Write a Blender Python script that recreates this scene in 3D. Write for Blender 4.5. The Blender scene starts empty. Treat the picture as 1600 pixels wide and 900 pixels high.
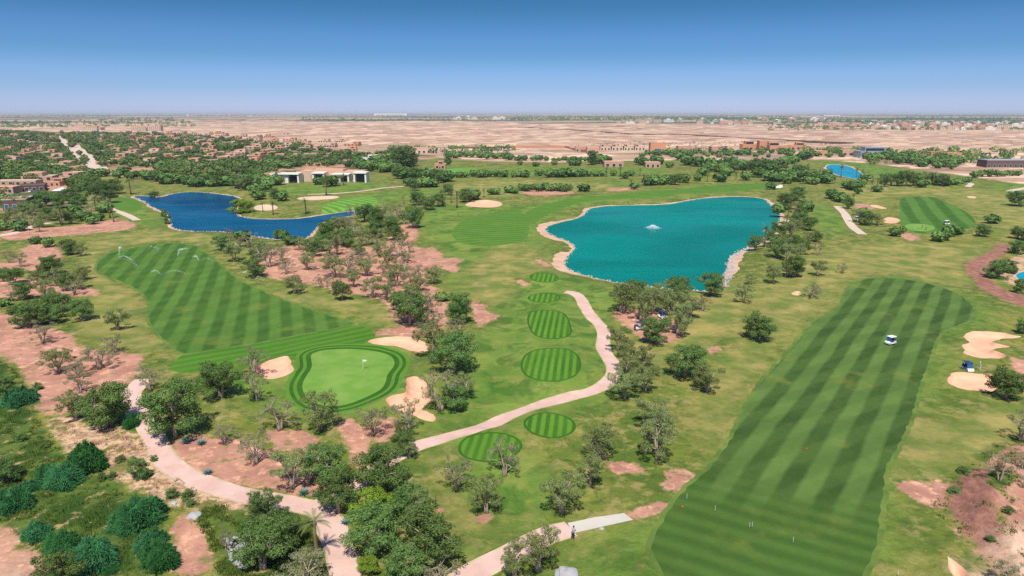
import bpy, bmesh, math, random
import numpy as np
from mathutils import Vector, Matrix
from mathutils.geometry import delaunay_2d_cdt

random.seed(7)
rng = np.random.default_rng(7)
scn = bpy.context.scene
COL = scn.collection

# ------------------------------------------------------------------ camera model
F = 1067.0            # focal length in photo pixels (1600 wide)
HORIZON = 175.0
CAMZ = 50.0
PITCH = math.atan((450 - HORIZON) / F)
SP, CP = math.sin(PITCH), math.cos(PITCH)
SUN_EL, SUN_AZ = 60.0, 183.0    # azimuth measured clockwise from +Y (view direction)

def unp(px, py, z=0.0):
    """photo pixel -> ground point at height z"""
    a = (px - 800) / F
    b = (450 - py) / F
    dx, dy, dz = a, CP + b * SP, -SP + b * CP
    t = (z - CAMZ) / dz
    return (dx * t, dy * t)

def unp_arr(pts, z=0.0):
    return np.array([unp(p[0], p[1], z) for p in pts], float)

# ------------------------------------------------------------------ outlines (photo pixels)
LAKE1 = [(850,358),(862,350),(910,340),(917,327),(940,322.5),(975,321),(1045,320),(1070,314),(1100,309.5),(1150,307),(1175,308),(1197,311),(1206,322),(1221,336),(1216,354),(1200,369),(1185,379),(1170,387),(1155,394),(1143,400),(1137,408),(1137,421),(1131,432),(1128,443),(1123,450),(1107,456),(1080,454),(1030,450),(987,445),(955,440),(925,434),(900,427),(886,420),(881,413),(883,405),(891,396),(899,387),(892,380),(880,375),(868,371),(856,365)]
LAKE2 = [(203,306.5),(225,306),(250,309),(268,303),(290,300),(312,300),(350,304),(372,308),(377,313),(366,325),(370,336),(385,341),(400,342),(437,343),(475,341),(510,335),(540,331),(567,328.5),(572,333),(550,338),(527,341),(505,347),(495,357),(487,366),(478,374),(450,375.5),(430,374),(400,370),(387,368),(350,362),(325,362),(287,361),(268,357),(265,345),(262,335),(250,329),(234,323),(226,315)]
LAKE3 = [(1289,260),(1300,256),(1325,259),(1338,265),(1350,274),(1362,280),(1350,282.5),(1335,279),(1312,275),(1294,267)]
LAKE4 = [(1586,429),(1602,423),(1640,420),(1640,446),(1602,443),(1592,436)]
LAKES = [LAKE1, LAKE2, LAKE3, LAKE4]

BUNK = [
 [(572,539),(582,533),(592,530),(607,528),(625,527),(650,529),(662,536),(674,542),(673,548),(664,553),(650,554),(635,552),(620,546),(606,546),(595,545),(580,542)],
 [(396,577),(408,570),(420,565),(438,561),(450,560),(455,566),(454,572),(461,580),(457,585),(448,589),(430,595),(412,593),(400,588)],
 [(1508,523),(1520,518.5),(1550,520),(1568,521),(1585,526),(1600,527),(1586,530),(1570,530),(1552,534),(1550,536),(1565,540),(1582,543),(1565,545),(1550,547),(1560,552),(1575,557),(1564,562),(1550,562),(1528,561),(1510,556),(1503,553),(1508,548),(1502,543),(1506,539),(1517,538),(1510,532),(1505,528)],
 [(1477,595),(1485,589),(1484,585),(1495,583),(1512,584),(1537,587),(1544,584),(1552,585),(1556,592),(1562,600),(1563,609),(1545,615),(1512,611),(1495,608),(1484,602)],
 [(634,600),(641,597),(650,594),(660,596),(667,603),(668,615),(676,627),(664,636),(655,642),(668,646),(680,650),(682,659),(672,662),(655,656),(640,648),(622,645),(606,641),(602,632),(612,626),(626,624),(636,620)],
 [(724,321),(737,315.5),(757,312.5),(772,314),(783,317),(786,321),(775,324.5),(757,325),(737,324)],
 [(462,310),(482,307.5),(508,307),(533,307.5),(525,311),(505,312.5),(482,314),(468,313)],
 [(398,322),(415,319.5),(432,321.5),(435,326),(424,329.5),(408,330),(396,328)],
 [(1375,346),(1385,340),(1399,341),(1409,345),(1400,350),(1385,350)],
 [(1357,321),(1368,320.5),(1380,324),(1388,327),(1376,327),(1364,324)],
 [(1252,285.5),(1270,284),(1284,287),(1277,290),(1262,289)],
 [(1205,290),(1214,288),(1224,290),(1222,294),(1210,294)],
 [(1235,460),(1243,456),(1251,456),(1252,462),(1241,463)],
 [(1508,308),(1518,306.5),(1528,309),(1520,311)],
 [(1476,871),(1481,871),(1488,878),(1500,886),(1514,897),(1516,905),(1485,905),(1483,890)],
]
TEES = [
 [(828,437),(834,432),(850,430),(865,432),(872,437),(868,442),(852,445),(836,443)],
 [(825,470),(833,464),(850,462),(867,463),(875,469),(868,475),(850,477.5),(833,475)],
 [(826,500),(831,491),(845,489),(868,490),(880,494),(886,502),(890,515),(891,525),(884,530),(862,532),(842,529),(832,522),(827,511)],
 [(816,580),(818,566),(826,555),(842,549.5),(866,548),(887,551),(899,559),(905,570),(904,584),(896,595),(880,602),(858,604),(836,600),(822,592)],
 [(820,670),(826,660),(840,653.5),(858,651.5),(878,655),(892,662),(897,671),(892,681),(878,687.5),(860,690),(842,687),(828,680)],
 [(719,706),(724,694),(738,687),(758,683.5),(782,684),(802,690),(813,699),(810,711),(797,720),(778,726),(758,727),(738,723),(724,717)],
]
GREEN = [(485,557),(497,552),(512,549),(550,548.5),(587,553),(608,559),(616,566),(617,576),(611,584),(605,592),(603,604),(597,614),(585,621),(568,628),(545,636),(522,638),(500,634),(482,625),(473,611),(472,600),(479,588),(488,577),(487,566)]
GREEN2 = [(1412,352),(1425,349),(1445,350),(1462,354),(1458,360),(1440,362),(1420,359)]
FAIR_R = [(1320,462),(1326,448),(1350,436),(1385,434),(1425,437),(1462,446),(1487,455),(1504,465),(1520,478),(1526,491),(1515,502),(1487,510),(1468,520),(1457,540),(1447,575),(1437,600),(1428,637),(1417,665),(1395,708),(1384,725),(1379,745),(1382,765),(1376,800),(1370,850),(1352,888),(1335,925),(1060,925),(1038,897),(1022,872),(1016,852),(1026,832),(1048,792),(1070,765),(1095,745),(1110,734),(1135,700),(1157,655),(1182,607),(1200,585),(1222,563),(1252,528),(1272,502),(1298,488),(1314,476)]
FAIR_B = [(1112,734),(1160,738),(1220,752),(1290,770),(1340,782),(1376,786),(1374,820),(1368,855),(1350,888),(1333,925),(1060,925),(1038,897),(1022,872),(1017,852),(1028,832),(1049,792),(1071,766),(1096,746)]
FAIR_BACK = [(822,352),(815,338),(826,328),(850,319),(880,312),(937,306),(1025,297),(1100,291),(1175,286),(1206,286),(1206,294),(1175,297),(1100,300.5),(1050,305),(1020,308),(950,312),(905,317),(875,326),(850,338),(836,350)]
FAIR_L = [(150,424),(152,412),(160,401),(180,393),(205,388),(237,382),(270,379),(300,382),(318,393),(338,408),(357,427),(400,452),(450,472),(500,489),(545,503),(556,507),(480,520),(400,535),(350,543),(300,551),(284,553),(262,535),(245,520),(233,502),(233,485),(236,474),(226,460),(208,447),(175,434)]
APPR = [(284,553),(300,551),(350,543),(400,535),(480,520),(556,507),(577,513),(588,523),(583,535),(562,543),(520,545),(485,550),(462,560),(455,563),(440,559),(420,563),(402,569),(380,576),(330,581),(280,583),(262,577)]
FAIR_M = [(705,367),(707,358),(718,348),(740,339),(775,331),(803,325),(817,331),(825,345),(828,360),(822,374),(803,381),(770,385),(740,384),(715,378)]
FAIR_FR = [(1402,347),(1407,333),(1404,318),(1409,309),(1425,306.5),(1462,307),(1482,317),(1510,331),(1524,343),(1524,354),(1500,360),(1465,366),(1440,365),(1415,361)]
FAIR_C = [(500,325),(520,316),(545,310),(575,306),(588,309),(592,317),(582,325),(550,328),(525,331),(505,331)]
FAIR_D = [(676,272),(690,266),(722,262),(746,263),(742,270),(712,272)]
FAIR_LAKE = [(170,322),(180,312),(198,309),(214,312),(224,323),(216,331),(195,331)]
PATHS = [   # centre line, half width in metres
 ([(883,456),(898,457.5),(908,466),(914,480),(924,495),(938,508),(945,520),(942,534),(943,548),(953,562),(961,573),(958,588),(946,601),(925,612),(890,620),(850,630),(815,643),(785,655),(745,670),(700,683),(665,692),(640,700),(600,722),(560,755),(525,782),(508,793)],1.35),
 ([(226,592),(214,603),(203,616),(206,632),(222,650),(238,674),(246,700),(262,725),(300,748),(350,766),(400,778),(440,784),(480,792),(508,798)],1.5),
 ([(500,792),(514,815),(526,845),(537,875),(545,905),(551,940)],1.6),
 ([(892,826),(860,834),(825,849),(790,868),(755,886),(715,908),(680,935)],1.4),
 ([(1308,322),(1319,332),(1325,345),(1335,357),(1348,366)],1.9),
 ([(1610,292),(1595,295),(1578,299.5)],2.5),
 ([(166,322),(182,330),(200,336),(214,344)],1.8),
 ([(648,290),(605,292.5),(575,298),(525,302),(480,303.5)],1.6),
 ([(1505,284),(1520,286.5),(1512,292)],1.8),
]
ROADS = [
 ([(92,212),(97,219),(108,231),(118,241),(127,250)],6.0),
 ([(117,227),(128,235),(139,244),(151,256),(160,268)],6.5),
 ([(134,256),(143,264),(150,270)],5.0),
 ([(150,272),(190,270.5),(230,268)],3.0),
 ([(-60,374),(0,369),(35,362),(62,350),(80,348)],1.9),
]
SLAB = [(887,817),(930,808),(975,801.5),(989,812),(940,823),(895,833)]
JUNCT = [(478,788),(495,779),(512,776),(522,800),(530,830),(510,838),(498,815),(486,800)]

# soft patches: (class, polygon, soft metres)
SOFT = [
 # lush mown grass
 ('lush',[(640,330),(700,318),(830,318),(900,330),(840,352),(880,420),(960,450),(985,480),(975,560),(965,620),(860,660),(760,700),(660,690),(690,610),(720,540),(760,500),(700,450),(690,390),(640,350)],8),
 ('lush',[(300,575),(400,590),(440,545),(600,535),(650,560),(660,600),(600,650),(520,660),(440,650),(380,640),(330,600)],5),
 ('lush',[(330,450),(400,460),(520,500),(600,500),(640,540),(600,545),(560,500),(400,440)],5),
 ('lush',[(800,325),(850,313),(937,305),(1025,296),(1100,290),(1175,285),(1210,284),(1210,296),(1100,303),(1025,312),(950,316),(900,322),(850,330),(800,345)],5),
 ('lush',[(480,330),(540,305),(700,291),(820,284),(830,290),(720,300),(620,312),(590,328)],5),
 ('lush',[(660,262),(760,262),(1000,262),(1060,266),(1010,274),(800,276),(690,276)],8),
 ('lush',[(900,282),(960,281),(1050,282),(1000,290),(900,292)],6),
 ('lush',[(1270,250),(1330,252),(1420,268),(1540,285),(1500,292),(1400,282),(1360,272),(1290,256)],8),
 ('lush',[(1530,290),(1600,283),(1640,285),(1640,300),(1560,303)],6),
 ('lush',[(160,330),(180,305),(215,305),(235,330),(262,345),(265,360),(215,350)],4),
 ('lush',[(410,300),(440,290),(600,285),(605,292),(560,300),(430,305)],4),
 ('lush',[(1100,750),(1180,600),(1320,440),(1420,425),(1540,470),(1560,510),(1490,530),(1470,600),(1440,680),(1400,750),(1400,900),(1000,930),(980,860),(1030,800)],6),
 ('lush',[(700,720),(830,700),(900,760),(850,800),(830,830),(760,860),(720,880),(700,800)],5),
 ('lush',[(1270,310),(1310,330),(1330,365),(1290,370),(1270,345)],5),
 ('lush',[(900,850),(980,815),(1040,800),(1030,880),(980,920),(900,910)],5),
 # dry yellowish rough
 ('dry',[(155,271),(235,268),(236,277),(150,282)],6),
 ('grav',[(325,259),(405,256),(408,269),(330,272)],8),
 ('dry',[(130,380),(200,360),(360,370),(420,420),(300,372),(180,385),(145,410),(160,435),(220,465),(230,520),(255,545),(250,560),(170,550),(110,510),(140,460)],4),
 ('dry',[(1190,470),(1230,400),(1320,380),(1450,378),(1560,385),(1540,440),(1500,450),(1420,428),(1340,430),(1290,480),(1230,520),(1190,570),(1150,640),(1110,700),(1080,640),(1120,560)],8),
 ('dry',[(790,375),(840,390),(870,420),(820,425),(780,480),(730,450),(740,410)],5),
 ('dry',[(1300,290),(1400,290),(1600,300),(1640,380),(1560,370),(1500,310),(1400,300),(1350,340),(1300,320)],8),
 ('dry',[(400,460),(460,455),(600,475),(630,520),(590,500),(500,480)],4),
 ('dry',[(960,480),(1080,470),(1150,430),(1180,480),(1110,540),(1060,590),(980,560)],5),
 ('dry',[(700,285),(820,279),(1000,292),(900,300),(800,306),(700,312)],5),
 ('dry',[(1390,600),(1440,660),(1500,650),(1600,620),(1640,700),(1500,735),(1400,745)],5),
 ('dry',[(660,700),(700,730),(720,800),(800,830),(760,850),(700,790)],3),
 # green scrub of the hollow bottom left
 ('scrub',[(-80,540),(10,560),(50,600),(60,650),(95,690),(120,730),(175,740),(200,765),(240,790),(262,830),(262,905),(-80,940)],3),
 ('scrub',[(300,800),(350,788),(430,790),(480,800),(500,860),(520,940),(320,940),(335,860)],3),
 ('scrub',[(1460,800),(1480,800),(1500,830),(1512,850),(1495,845)],2),
 ('scrub',[(1545,790),(1560,790),(1570,820),(1560,828)],2),
 ('scrub',[(1540,700),(1640,660),(1640,700),(1500,745)],2),
 # red and brown soil
 ('soil',[(400,400),(440,388),(500,380),(540,385),(580,382),(640,383),(680,385),(692,395),(690,415),(670,422),(668,440),(690,455),(705,500),(692,520),(660,528),(630,522),(612,500),(600,470),(560,462),(520,455),(480,445),(440,440),(410,430),(392,410)],3),
 ('soil',[(570,525),(620,515),(660,512),(675,525),(660,535),(625,530)],2),
 ('soil',[(0,362),(60,358),(130,350),(180,340),(214,348),(205,358),(130,366),(70,372),(0,378)],3),
 ('soil',[(30,385),(80,378),(98,398),(95,410),(60,430),(40,420),(0,425),(-60,420),(0,410),(35,402)],3),
 ('soil',[(-60,440),(40,435),(80,445),(140,448),(165,458),(120,462),(60,462),(0,470),(-60,470)],3),
 ('soil',[(-60,470),(30,495),(60,505),(110,525),(125,548),(180,553),(228,560),(222,575),(215,598),(165,612),(130,625),(108,648),(85,658),(65,640),(50,600),(25,560),(-60,540)],3),
 ('soil',[(420,672),(492,676),(500,700),(490,712),(440,705),(420,690)],2),
 ('soil',[(522,660),(560,658),(578,690),(572,730),(555,735),(545,700)],1.6),
 ('soil',[(560,668),(610,650),(625,655),(615,690),(570,690)],2),
 ('soil',[(262,690),(300,685),(380,690),(430,712),(500,745),(512,772),(490,780),(420,768),(350,756),(295,736),(268,712)],2),
 ('grav',[(70,650),(110,650),(150,670),(210,672),(232,700),(248,728),(290,755),(350,782),(440,797),(380,797),(320,800),(260,790),(210,765),(170,740),(120,720),(90,690)],2),
 ('soil',[(265,830),(290,800),(322,830),(332,870),(320,905),(265,905),(272,860)],2),
 ('soil',[(-80,800),(0,815),(40,850),(70,870),(110,885),(130,910),(-80,940)],3),
 ('soil',[(835,403),(845,403),(865,416),(848,418)],2),('soil',[(860,424),(868,423),(882,431),(868,431)],1.5),
 ('soil',[(798,434),(812,436),(836,447),(815,445)],1.5),
 ('soil',[(728,466),(740,465),(752,470),(760,478),(760,487),(788,492),(764,504),(746,516),(741,500),(736,485)],2),
 ('soil',[(688,400),(715,400),(733,401),(712,408),(718,422),(700,424),(690,412)],2),
 ('soil',[(942,716),(960,712),(978,712),(1012,725),(1000,733),(975,733),(950,730)],1.5),
 ('soil',[(1035,730),(1050,726),(1087,733),(1088,746),(1072,760),(1050,762),(1030,755),(1042,745)],1.5),
 ('soil',[(970,797),(1000,786),(1020,779),(1050,781),(1046,793),(1020,797),(1002,806),(982,806)],1.5),
 ('soil',[(1392,752),(1450,753),(1485,747),(1512,742),(1532,725),(1562,705),(1610,688),(1660,680),(1660,940),(1555,940),(1547,887),(1510,855),(1482,822),(1490,812),(1462,797),(1430,782),(1412,770)],1.5),
 ('track',[(1483,765),(1500,745),(1540,728),(1552,745),(1545,775),(1560,830),(1580,880),(1575,940),(1560,900),(1520,850),(1490,812),(1478,795)],2.0),
 ('scrub',[(1555,745),(1590,755),(1582,772),(1552,775)],1.5),
 ('track',[(1555,374),(1582,380),(1577,392),(1555,410),(1540,425),(1562,447),(1602,462),(1640,470),(1640,490),(1600,482),(1562,466),(1530,450),(1520,432),(1508,420),(1508,407),(1530,400),(1558,387)],2.5),
 ('grav',[(1580,400),(1640,390),(1640,450),(1570,440),(1560,425)],3),
 ('soil',[(1100,545),(1120,538),(1145,535),(1135,541),(1108,550)],1.5),
 ('soil',[(950,490),(985,483),(1035,488),(1070,515),(1060,532),(1010,532),(975,505)],2.5),
 ('soil',[(1572,562),(1602,562),(1640,565),(1640,600),(1602,592),(1585,580)],2),
 ('soil',[(1405,362),(1425,364),(1440,372),(1428,378),(1408,372)],3),
 ('soil',[(740,498),(752,500),(745,515)],2),
 ('soil',[(737,800),(770,798),(777,806),(762,813),(742,810)],1),('soil',[(680,788),(700,794),(716,803),(700,800),(684,797)],1),
 ('soil',[(815,300),(850,293),(890,300),(902,302),(880,306),(830,307)],3),('soil',[(940,296),(1000,295),(1005,299),(950,300)],3),
 ('soil',[(1330,318),(1350,314),(1370,322),(1350,328)],4),
 ('soil',[(640,385),(655,362),(650,345),(625,350),(600,375),(610,385)],3),
]
CLASSES = ['lush','dry','scrub','soil','grav','track','vill','des']

# ------------------------------------------------------------------ geometry helpers
def pip(P, poly):
    x, y = P[:,0], P[:,1]
    inside = np.zeros(len(P), bool)
    n = len(poly)
    for i in range(n):
        x1, y1 = poly[i]; x2, y2 = poly[(i+1) % n]
        if y1 == y2: continue
        c = ((y1 > y) != (y2 > y)) & (x < (x2-x1)*(y-y1)/(y2-y1)+x1)
        inside ^= c
    return inside

def segdist(P, poly, closed=True):
    d = np.full(len(P), 1e18)
    n = len(poly)
    for i in range(n if closed else n-1):
        a = poly[i]; b = poly[(i+1) % n]
        ab = b-a; L = max(ab@ab, 1e-9)
        t = np.clip(((P-a)@ab)/L, 0, 1)
        q = P-(a+t[:,None]*ab)
        d = np.minimum(d, (q*q).sum(1))
    return np.sqrt(d)

def sdist(P, poly, reach=60.0):
    """signed distance, negative inside; far points get +reach"""
    out = np.full(len(P), reach)
    lo = poly.min(0)-reach; hi = poly.max(0)+reach
    m = ((P >= lo) & (P <= hi)).all(1)
    if m.any():
        Q = P[m]
        d = segdist(Q, poly)
        d = np.where(pip(Q, poly), -d, d)
        out[m] = d
    return out

def smooth_poly(pts, it=2):
    """Chaikin corner cutting"""
    P = np.array(pts, float)
    for _ in range(it):
        Q = np.roll(P, -1, axis=0)
        P = np.stack([0.75*P+0.25*Q, 0.25*P+0.75*Q], 1).reshape(-1, 2)
    return P

def smooth_line(pts, it=2):
    P = np.array(pts, float)
    for _ in range(it):
        a, b = P[:-1], P[1:]
        Q = np.stack([0.75*a+0.25*b, 0.25*a+0.75*b], 1).reshape(-1, 2)
        P = np.vstack([P[:1], Q, P[-1:]])
    return P

def resample(P, step, closed=True):
    Q = np.vstack([P, P[:1]]) if closed else P
    seg = np.linalg.norm(np.diff(Q, axis=0), axis=1)
    s = np.concatenate([[0], np.cumsum(seg)])
    n = max(int(s[-1]/step), 6 if closed else 2)
    t = np.linspace(0, s[-1], n+1)
    R = np.stack([np.interp(t, s, Q[:,0]), np.interp(t, s, Q[:,1])], 1)
    return R[:-1] if closed else R

def offset_poly(P, d):
    """offset a closed polygon outward by d (array or scalar)"""
    prv, nxt = np.roll(P, 1, 0), np.roll(P, -1, 0)
    t = nxt-prv
    t /= np.linalg.norm(t, axis=1)[:,None]+1e-9
    nrm = np.stack([t[:,1], -t[:,0]], 1)
    area = (P[:,0]*np.roll(P[:,1],-1)-np.roll(P[:,0],-1)*P[:,1]).sum()
    if area < 0: nrm = -nrm
    return P+nrm*(d[:,None] if hasattr(d, '__len__') else d)

def jag(P, amp, freq=0.35):
    """organic wobble of an outline"""
    x, y = P[:,0], P[:,1]
    wx = np.sin(x*freq+y*freq*1.7+1.3)+0.6*np.sin(x*freq*2.9-y*freq*2.1)
    wy = np.sin(y*freq*1.2-x*freq*1.4+4.1)+0.6*np.sin(y*freq*3.1+x*freq*1.9)
    return P+amp*np.stack([wx, wy], 1)

WATER = -1.1
def noiseh(x, y):
    a = 0.55*np.sin(x/31+1.1*np.sin(y/47))*np.cos(y/38+0.8*np.sin(x/53))
    a += 0.32*np.sin(x/13.7+y/17.1+np.sin(y/23))
    a += 0.10*np.sin(x/6.1-y/7.3+2*np.sin(x/19))
    r = np.hypot(x, y)
    far = np.clip((r-700)/900, 0, 1)
    b = 2.2*np.sin(x/190+2*np.sin(y/410))*np.cos(y/230+np.sin(x/330))+1.3*np.sin(x/71+y/97)*np.sin(y/83-x/120)
    return a*(1-far)+b*far

lakeW = [smooth_poly(unp_arr(L, WATER), 2) for L in LAKES]
lakeW = [resample(P, s) for P, s in zip(lakeW, (2.0, 2.5, 5.0, 1.5))]
lakeW = [jag(P, a, f) for P, a, f in zip(lakeW, (.25,.3,.3,.1), (.5,.5,.3,1))]

def h0(P):
    P = np.asarray(P, float).reshape(-1, 2)
    h = noiseh(P[:,0], P[:,1])
    for L in lakeW:
        d = sdist(P, L, 12.0)
        t = np.clip(d/9.0, 0, 1); t = t*t*(3-2*t)
        w = np.clip(d/9.0, 0, 1)
        prof = WATER*(1-t)
        h = h*w + prof
        h = np.where(d <= 0, WATER, h)
    return h

def unp_on(pts, hf, it=4):
    out = []
    for (px, py) in pts:
        z = 0.0
        for _ in range(it):
            x, y = unp(px, py, z)
            z = float(hf(np.array([[x, y]]))[0])
        out.append((x, y))
    return np.array(out)

bunkW = [smooth_poly(unp_on(B, h0, 3), 2) for B in BUNK]
bunkW = [jag(resample(P, 0.8 if P[:,1].mean() < 220 else 1.8), .10, 1.1) for P in bunkW]
teeW = [resample(smooth_poly(unp_on(B, h0, 3), 2), 0.7) for B in TEES]
greenW = resample(smooth_poly(unp_on(GREEN, h0, 3), 2), 0.8)
green2W = resample(smooth_poly(unp_on(GREEN2, h0, 3), 2), 1.5)

def hgt(P):
    P = np.asarray(P, float).reshape(-1, 2)
    h = h0(P)
    for T in teeW:
        d = sdist(P, T, 8.0)
        t = np.clip(1-(d-0.8)/4.0, 0, 1); t = t*t*(3-2*t)
        zc = noiseh(T[:,0].mean(), T[:,1].mean())+0.75
        h = h*(1-t)+zc*t
    d = sdist(P, greenW, 12.0)
    t = np.clip(1-(d-3.0)/7.0, 0, 1); t = t*t*(3-2*t)
    gx, gy = greenW.mean(0)
    zc = 0.55+0.012*(P[:,1]-gy)+0.15*np.sin((P[:,0]-gx)/5.0)
    h = h*(1-t)+zc*t
    for B in bunkW:
        d = sdist(P, B, 5.0)
        lip = 0.34*np.exp(-((d-0.35)/0.6)**2)
        t = np.clip(-d/.8, 0, 1); t = t*t*(3-2*t)
        h = h+np.where(d < 4, lip, 0)-0.75*t
    return h

BANKW = smooth_poly(unp_arr([(1480,750),(1512,742),(1562,705),(1610,688),(1660,680),(1660,940),(1555,940),(1547,887),(1510,855),(1482,822),(1490,800)]), 1)
_hg = hgt
def hgt(P):
    P = np.asarray(P, float).reshape(-1, 2); h = _hg(P)
    d = sdist(P, BANKW, 6.0); t = np.clip(-d/3.5, 0, 1); t = t*t*(3-2*t)
    x, y = P[:,0], P[:,1]
    return h+t*(1.3+.55*np.sin(x*.9+2*np.sin(y*.5))*np.cos(y*.7)+.35*np.sin(x*1.9-y*1.3))

def hz(x, y):
    return float(hgt(np.array([[x, y]]))[0])

def at(px, py):
    x, y = unp_on([(px, py)], hgt, 4)[0]
    return x, y, hz(x, y)

def mscale(px, py):
    """metres per photo pixel at that ground pixel (perpendicular to the ray)"""
    x, y = unp(px, py)
    return math.sqrt(x*x+y*y+CAMZ*CAMZ)/math.hypot(F, math.hypot(px-800, py-450))

# ------------------------------------------------------------------ property helpers
def tag(o, label=None, cat=None, group=None, kind=None):
    if label: o['label'] = label
    if cat: o['category'] = cat
    if group: o['group'] = group
    if kind: o['kind'] = kind
    return o

def empty(name, loc, rz=0, s=1):
    o = bpy.data.objects.new(name, None)
    o.empty_display_size = .5
    o.location = loc; o.rotation_euler = (0, 0, rz)
    o.scale = (s, s, s) if not hasattr(s, '__len__') else s
    COL.objects.link(o)
    return o

def mesh_obj(name, V, Fc, mats, parent=None, fmat=None, smooth=False, attrs=None):
    me = bpy.data.meshes.new(name)
    me.from_pydata([tuple(v) for v in V], [], [tuple(int(i) for i in f) for f in Fc])
    if not isinstance(mats, (list, tuple)): mats = [mats]
    for m in mats: me.materials.append(m)
    if fmat is not None: me.polygons.foreach_set('material_index', np.asarray(fmat, np.int32))
    if smooth: me.polygons.foreach_set('use_smooth', np.ones(len(me.polygons), bool))
    if attrs:
        for k, (dom, arr) in attrs.items():
            a = me.attributes.new(k, 'FLOAT', dom)
            a.data.foreach_set('value', np.asarray(arr, np.float32))
    me.update()
    o = bpy.data.objects.new(name, me)
    COL.objects.link(o)
    if parent: o.parent = parent
    return o

class MB:
    """collects boxes, tubes and polygons into one mesh"""
    def __init__(s): s.V = []; s.F = []; s.M = []
    def add(s, V, Fs, m=0):
        n = len(s.V); s.V += [tuple(v) for v in V]; s.F += [tuple(i+n for i in f) for f in Fs]; s.M += [m]*len(Fs)
    def box(s, x0, x1, y0, y1, z0, z1, m=0, rz=0, c=(0,0), taper=0):
        t = taper
        V = [(x0,y0,z0),(x1,y0,z0),(x1,y1,z0),(x0,y1,z0),(x0+t,y0+t,z1),(x1-t,y0+t,z1),(x1-t,y1-t,z1),(x0+t,y1-t,z1)]
        if rz:
            ca, sa = math.cos(rz), math.sin(rz)
            V = [(c[0]+(x-c[0])*ca-(y-c[1])*sa, c[1]+(x-c[0])*sa+(y-c[1])*ca, z) for x,y,z in V]
        s.add(V, [(0,3,2,1),(4,5,6,7),(0,1,5,4),(1,2,6,5),(2,3,7,6),(3,0,4,7)], m)
    def tube(s, pts, rad, n=6, m=0, cap=True):
        pts = [Vector(p) for p in pts]
        rings = []
        for i, p in enumerate(pts):
            d = (pts[min(i+1, len(pts)-1)]-pts[max(i-1, 0)]).normalized()
            up = Vector((0,0,1)) if abs(d.z) < .9 else Vector((1,0,0))
            a = d.cross(up).normalized(); b = d.cross(a).normalized()
            r = rad[i] if hasattr(rad, '__len__') else rad
            rings.append([p+(a*math.cos(2*math.pi*k/n)+b*math.sin(2*math.pi*k/n))*r for k in range(n)])
        V = [v for r in rings for v in r]; Fs = []
        for i in range(len(rings)-1):
            for k in range(n):
                Fs.append((i*n+k, i*n+(k+1) % n, (i+1)*n+(k+1) % n, (i+1)*n+k))
        if cap:
            Fs.append(tuple(range(n))[::-1]); Fs.append(tuple((len(rings)-1)*n+k for k in range(n)))
        s.add(V, Fs, m)
    def build(s, name, mats, parent=None, smooth=False):
        return mesh_obj(name, s.V, s.F, mats, parent, s.M, smooth)

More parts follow.
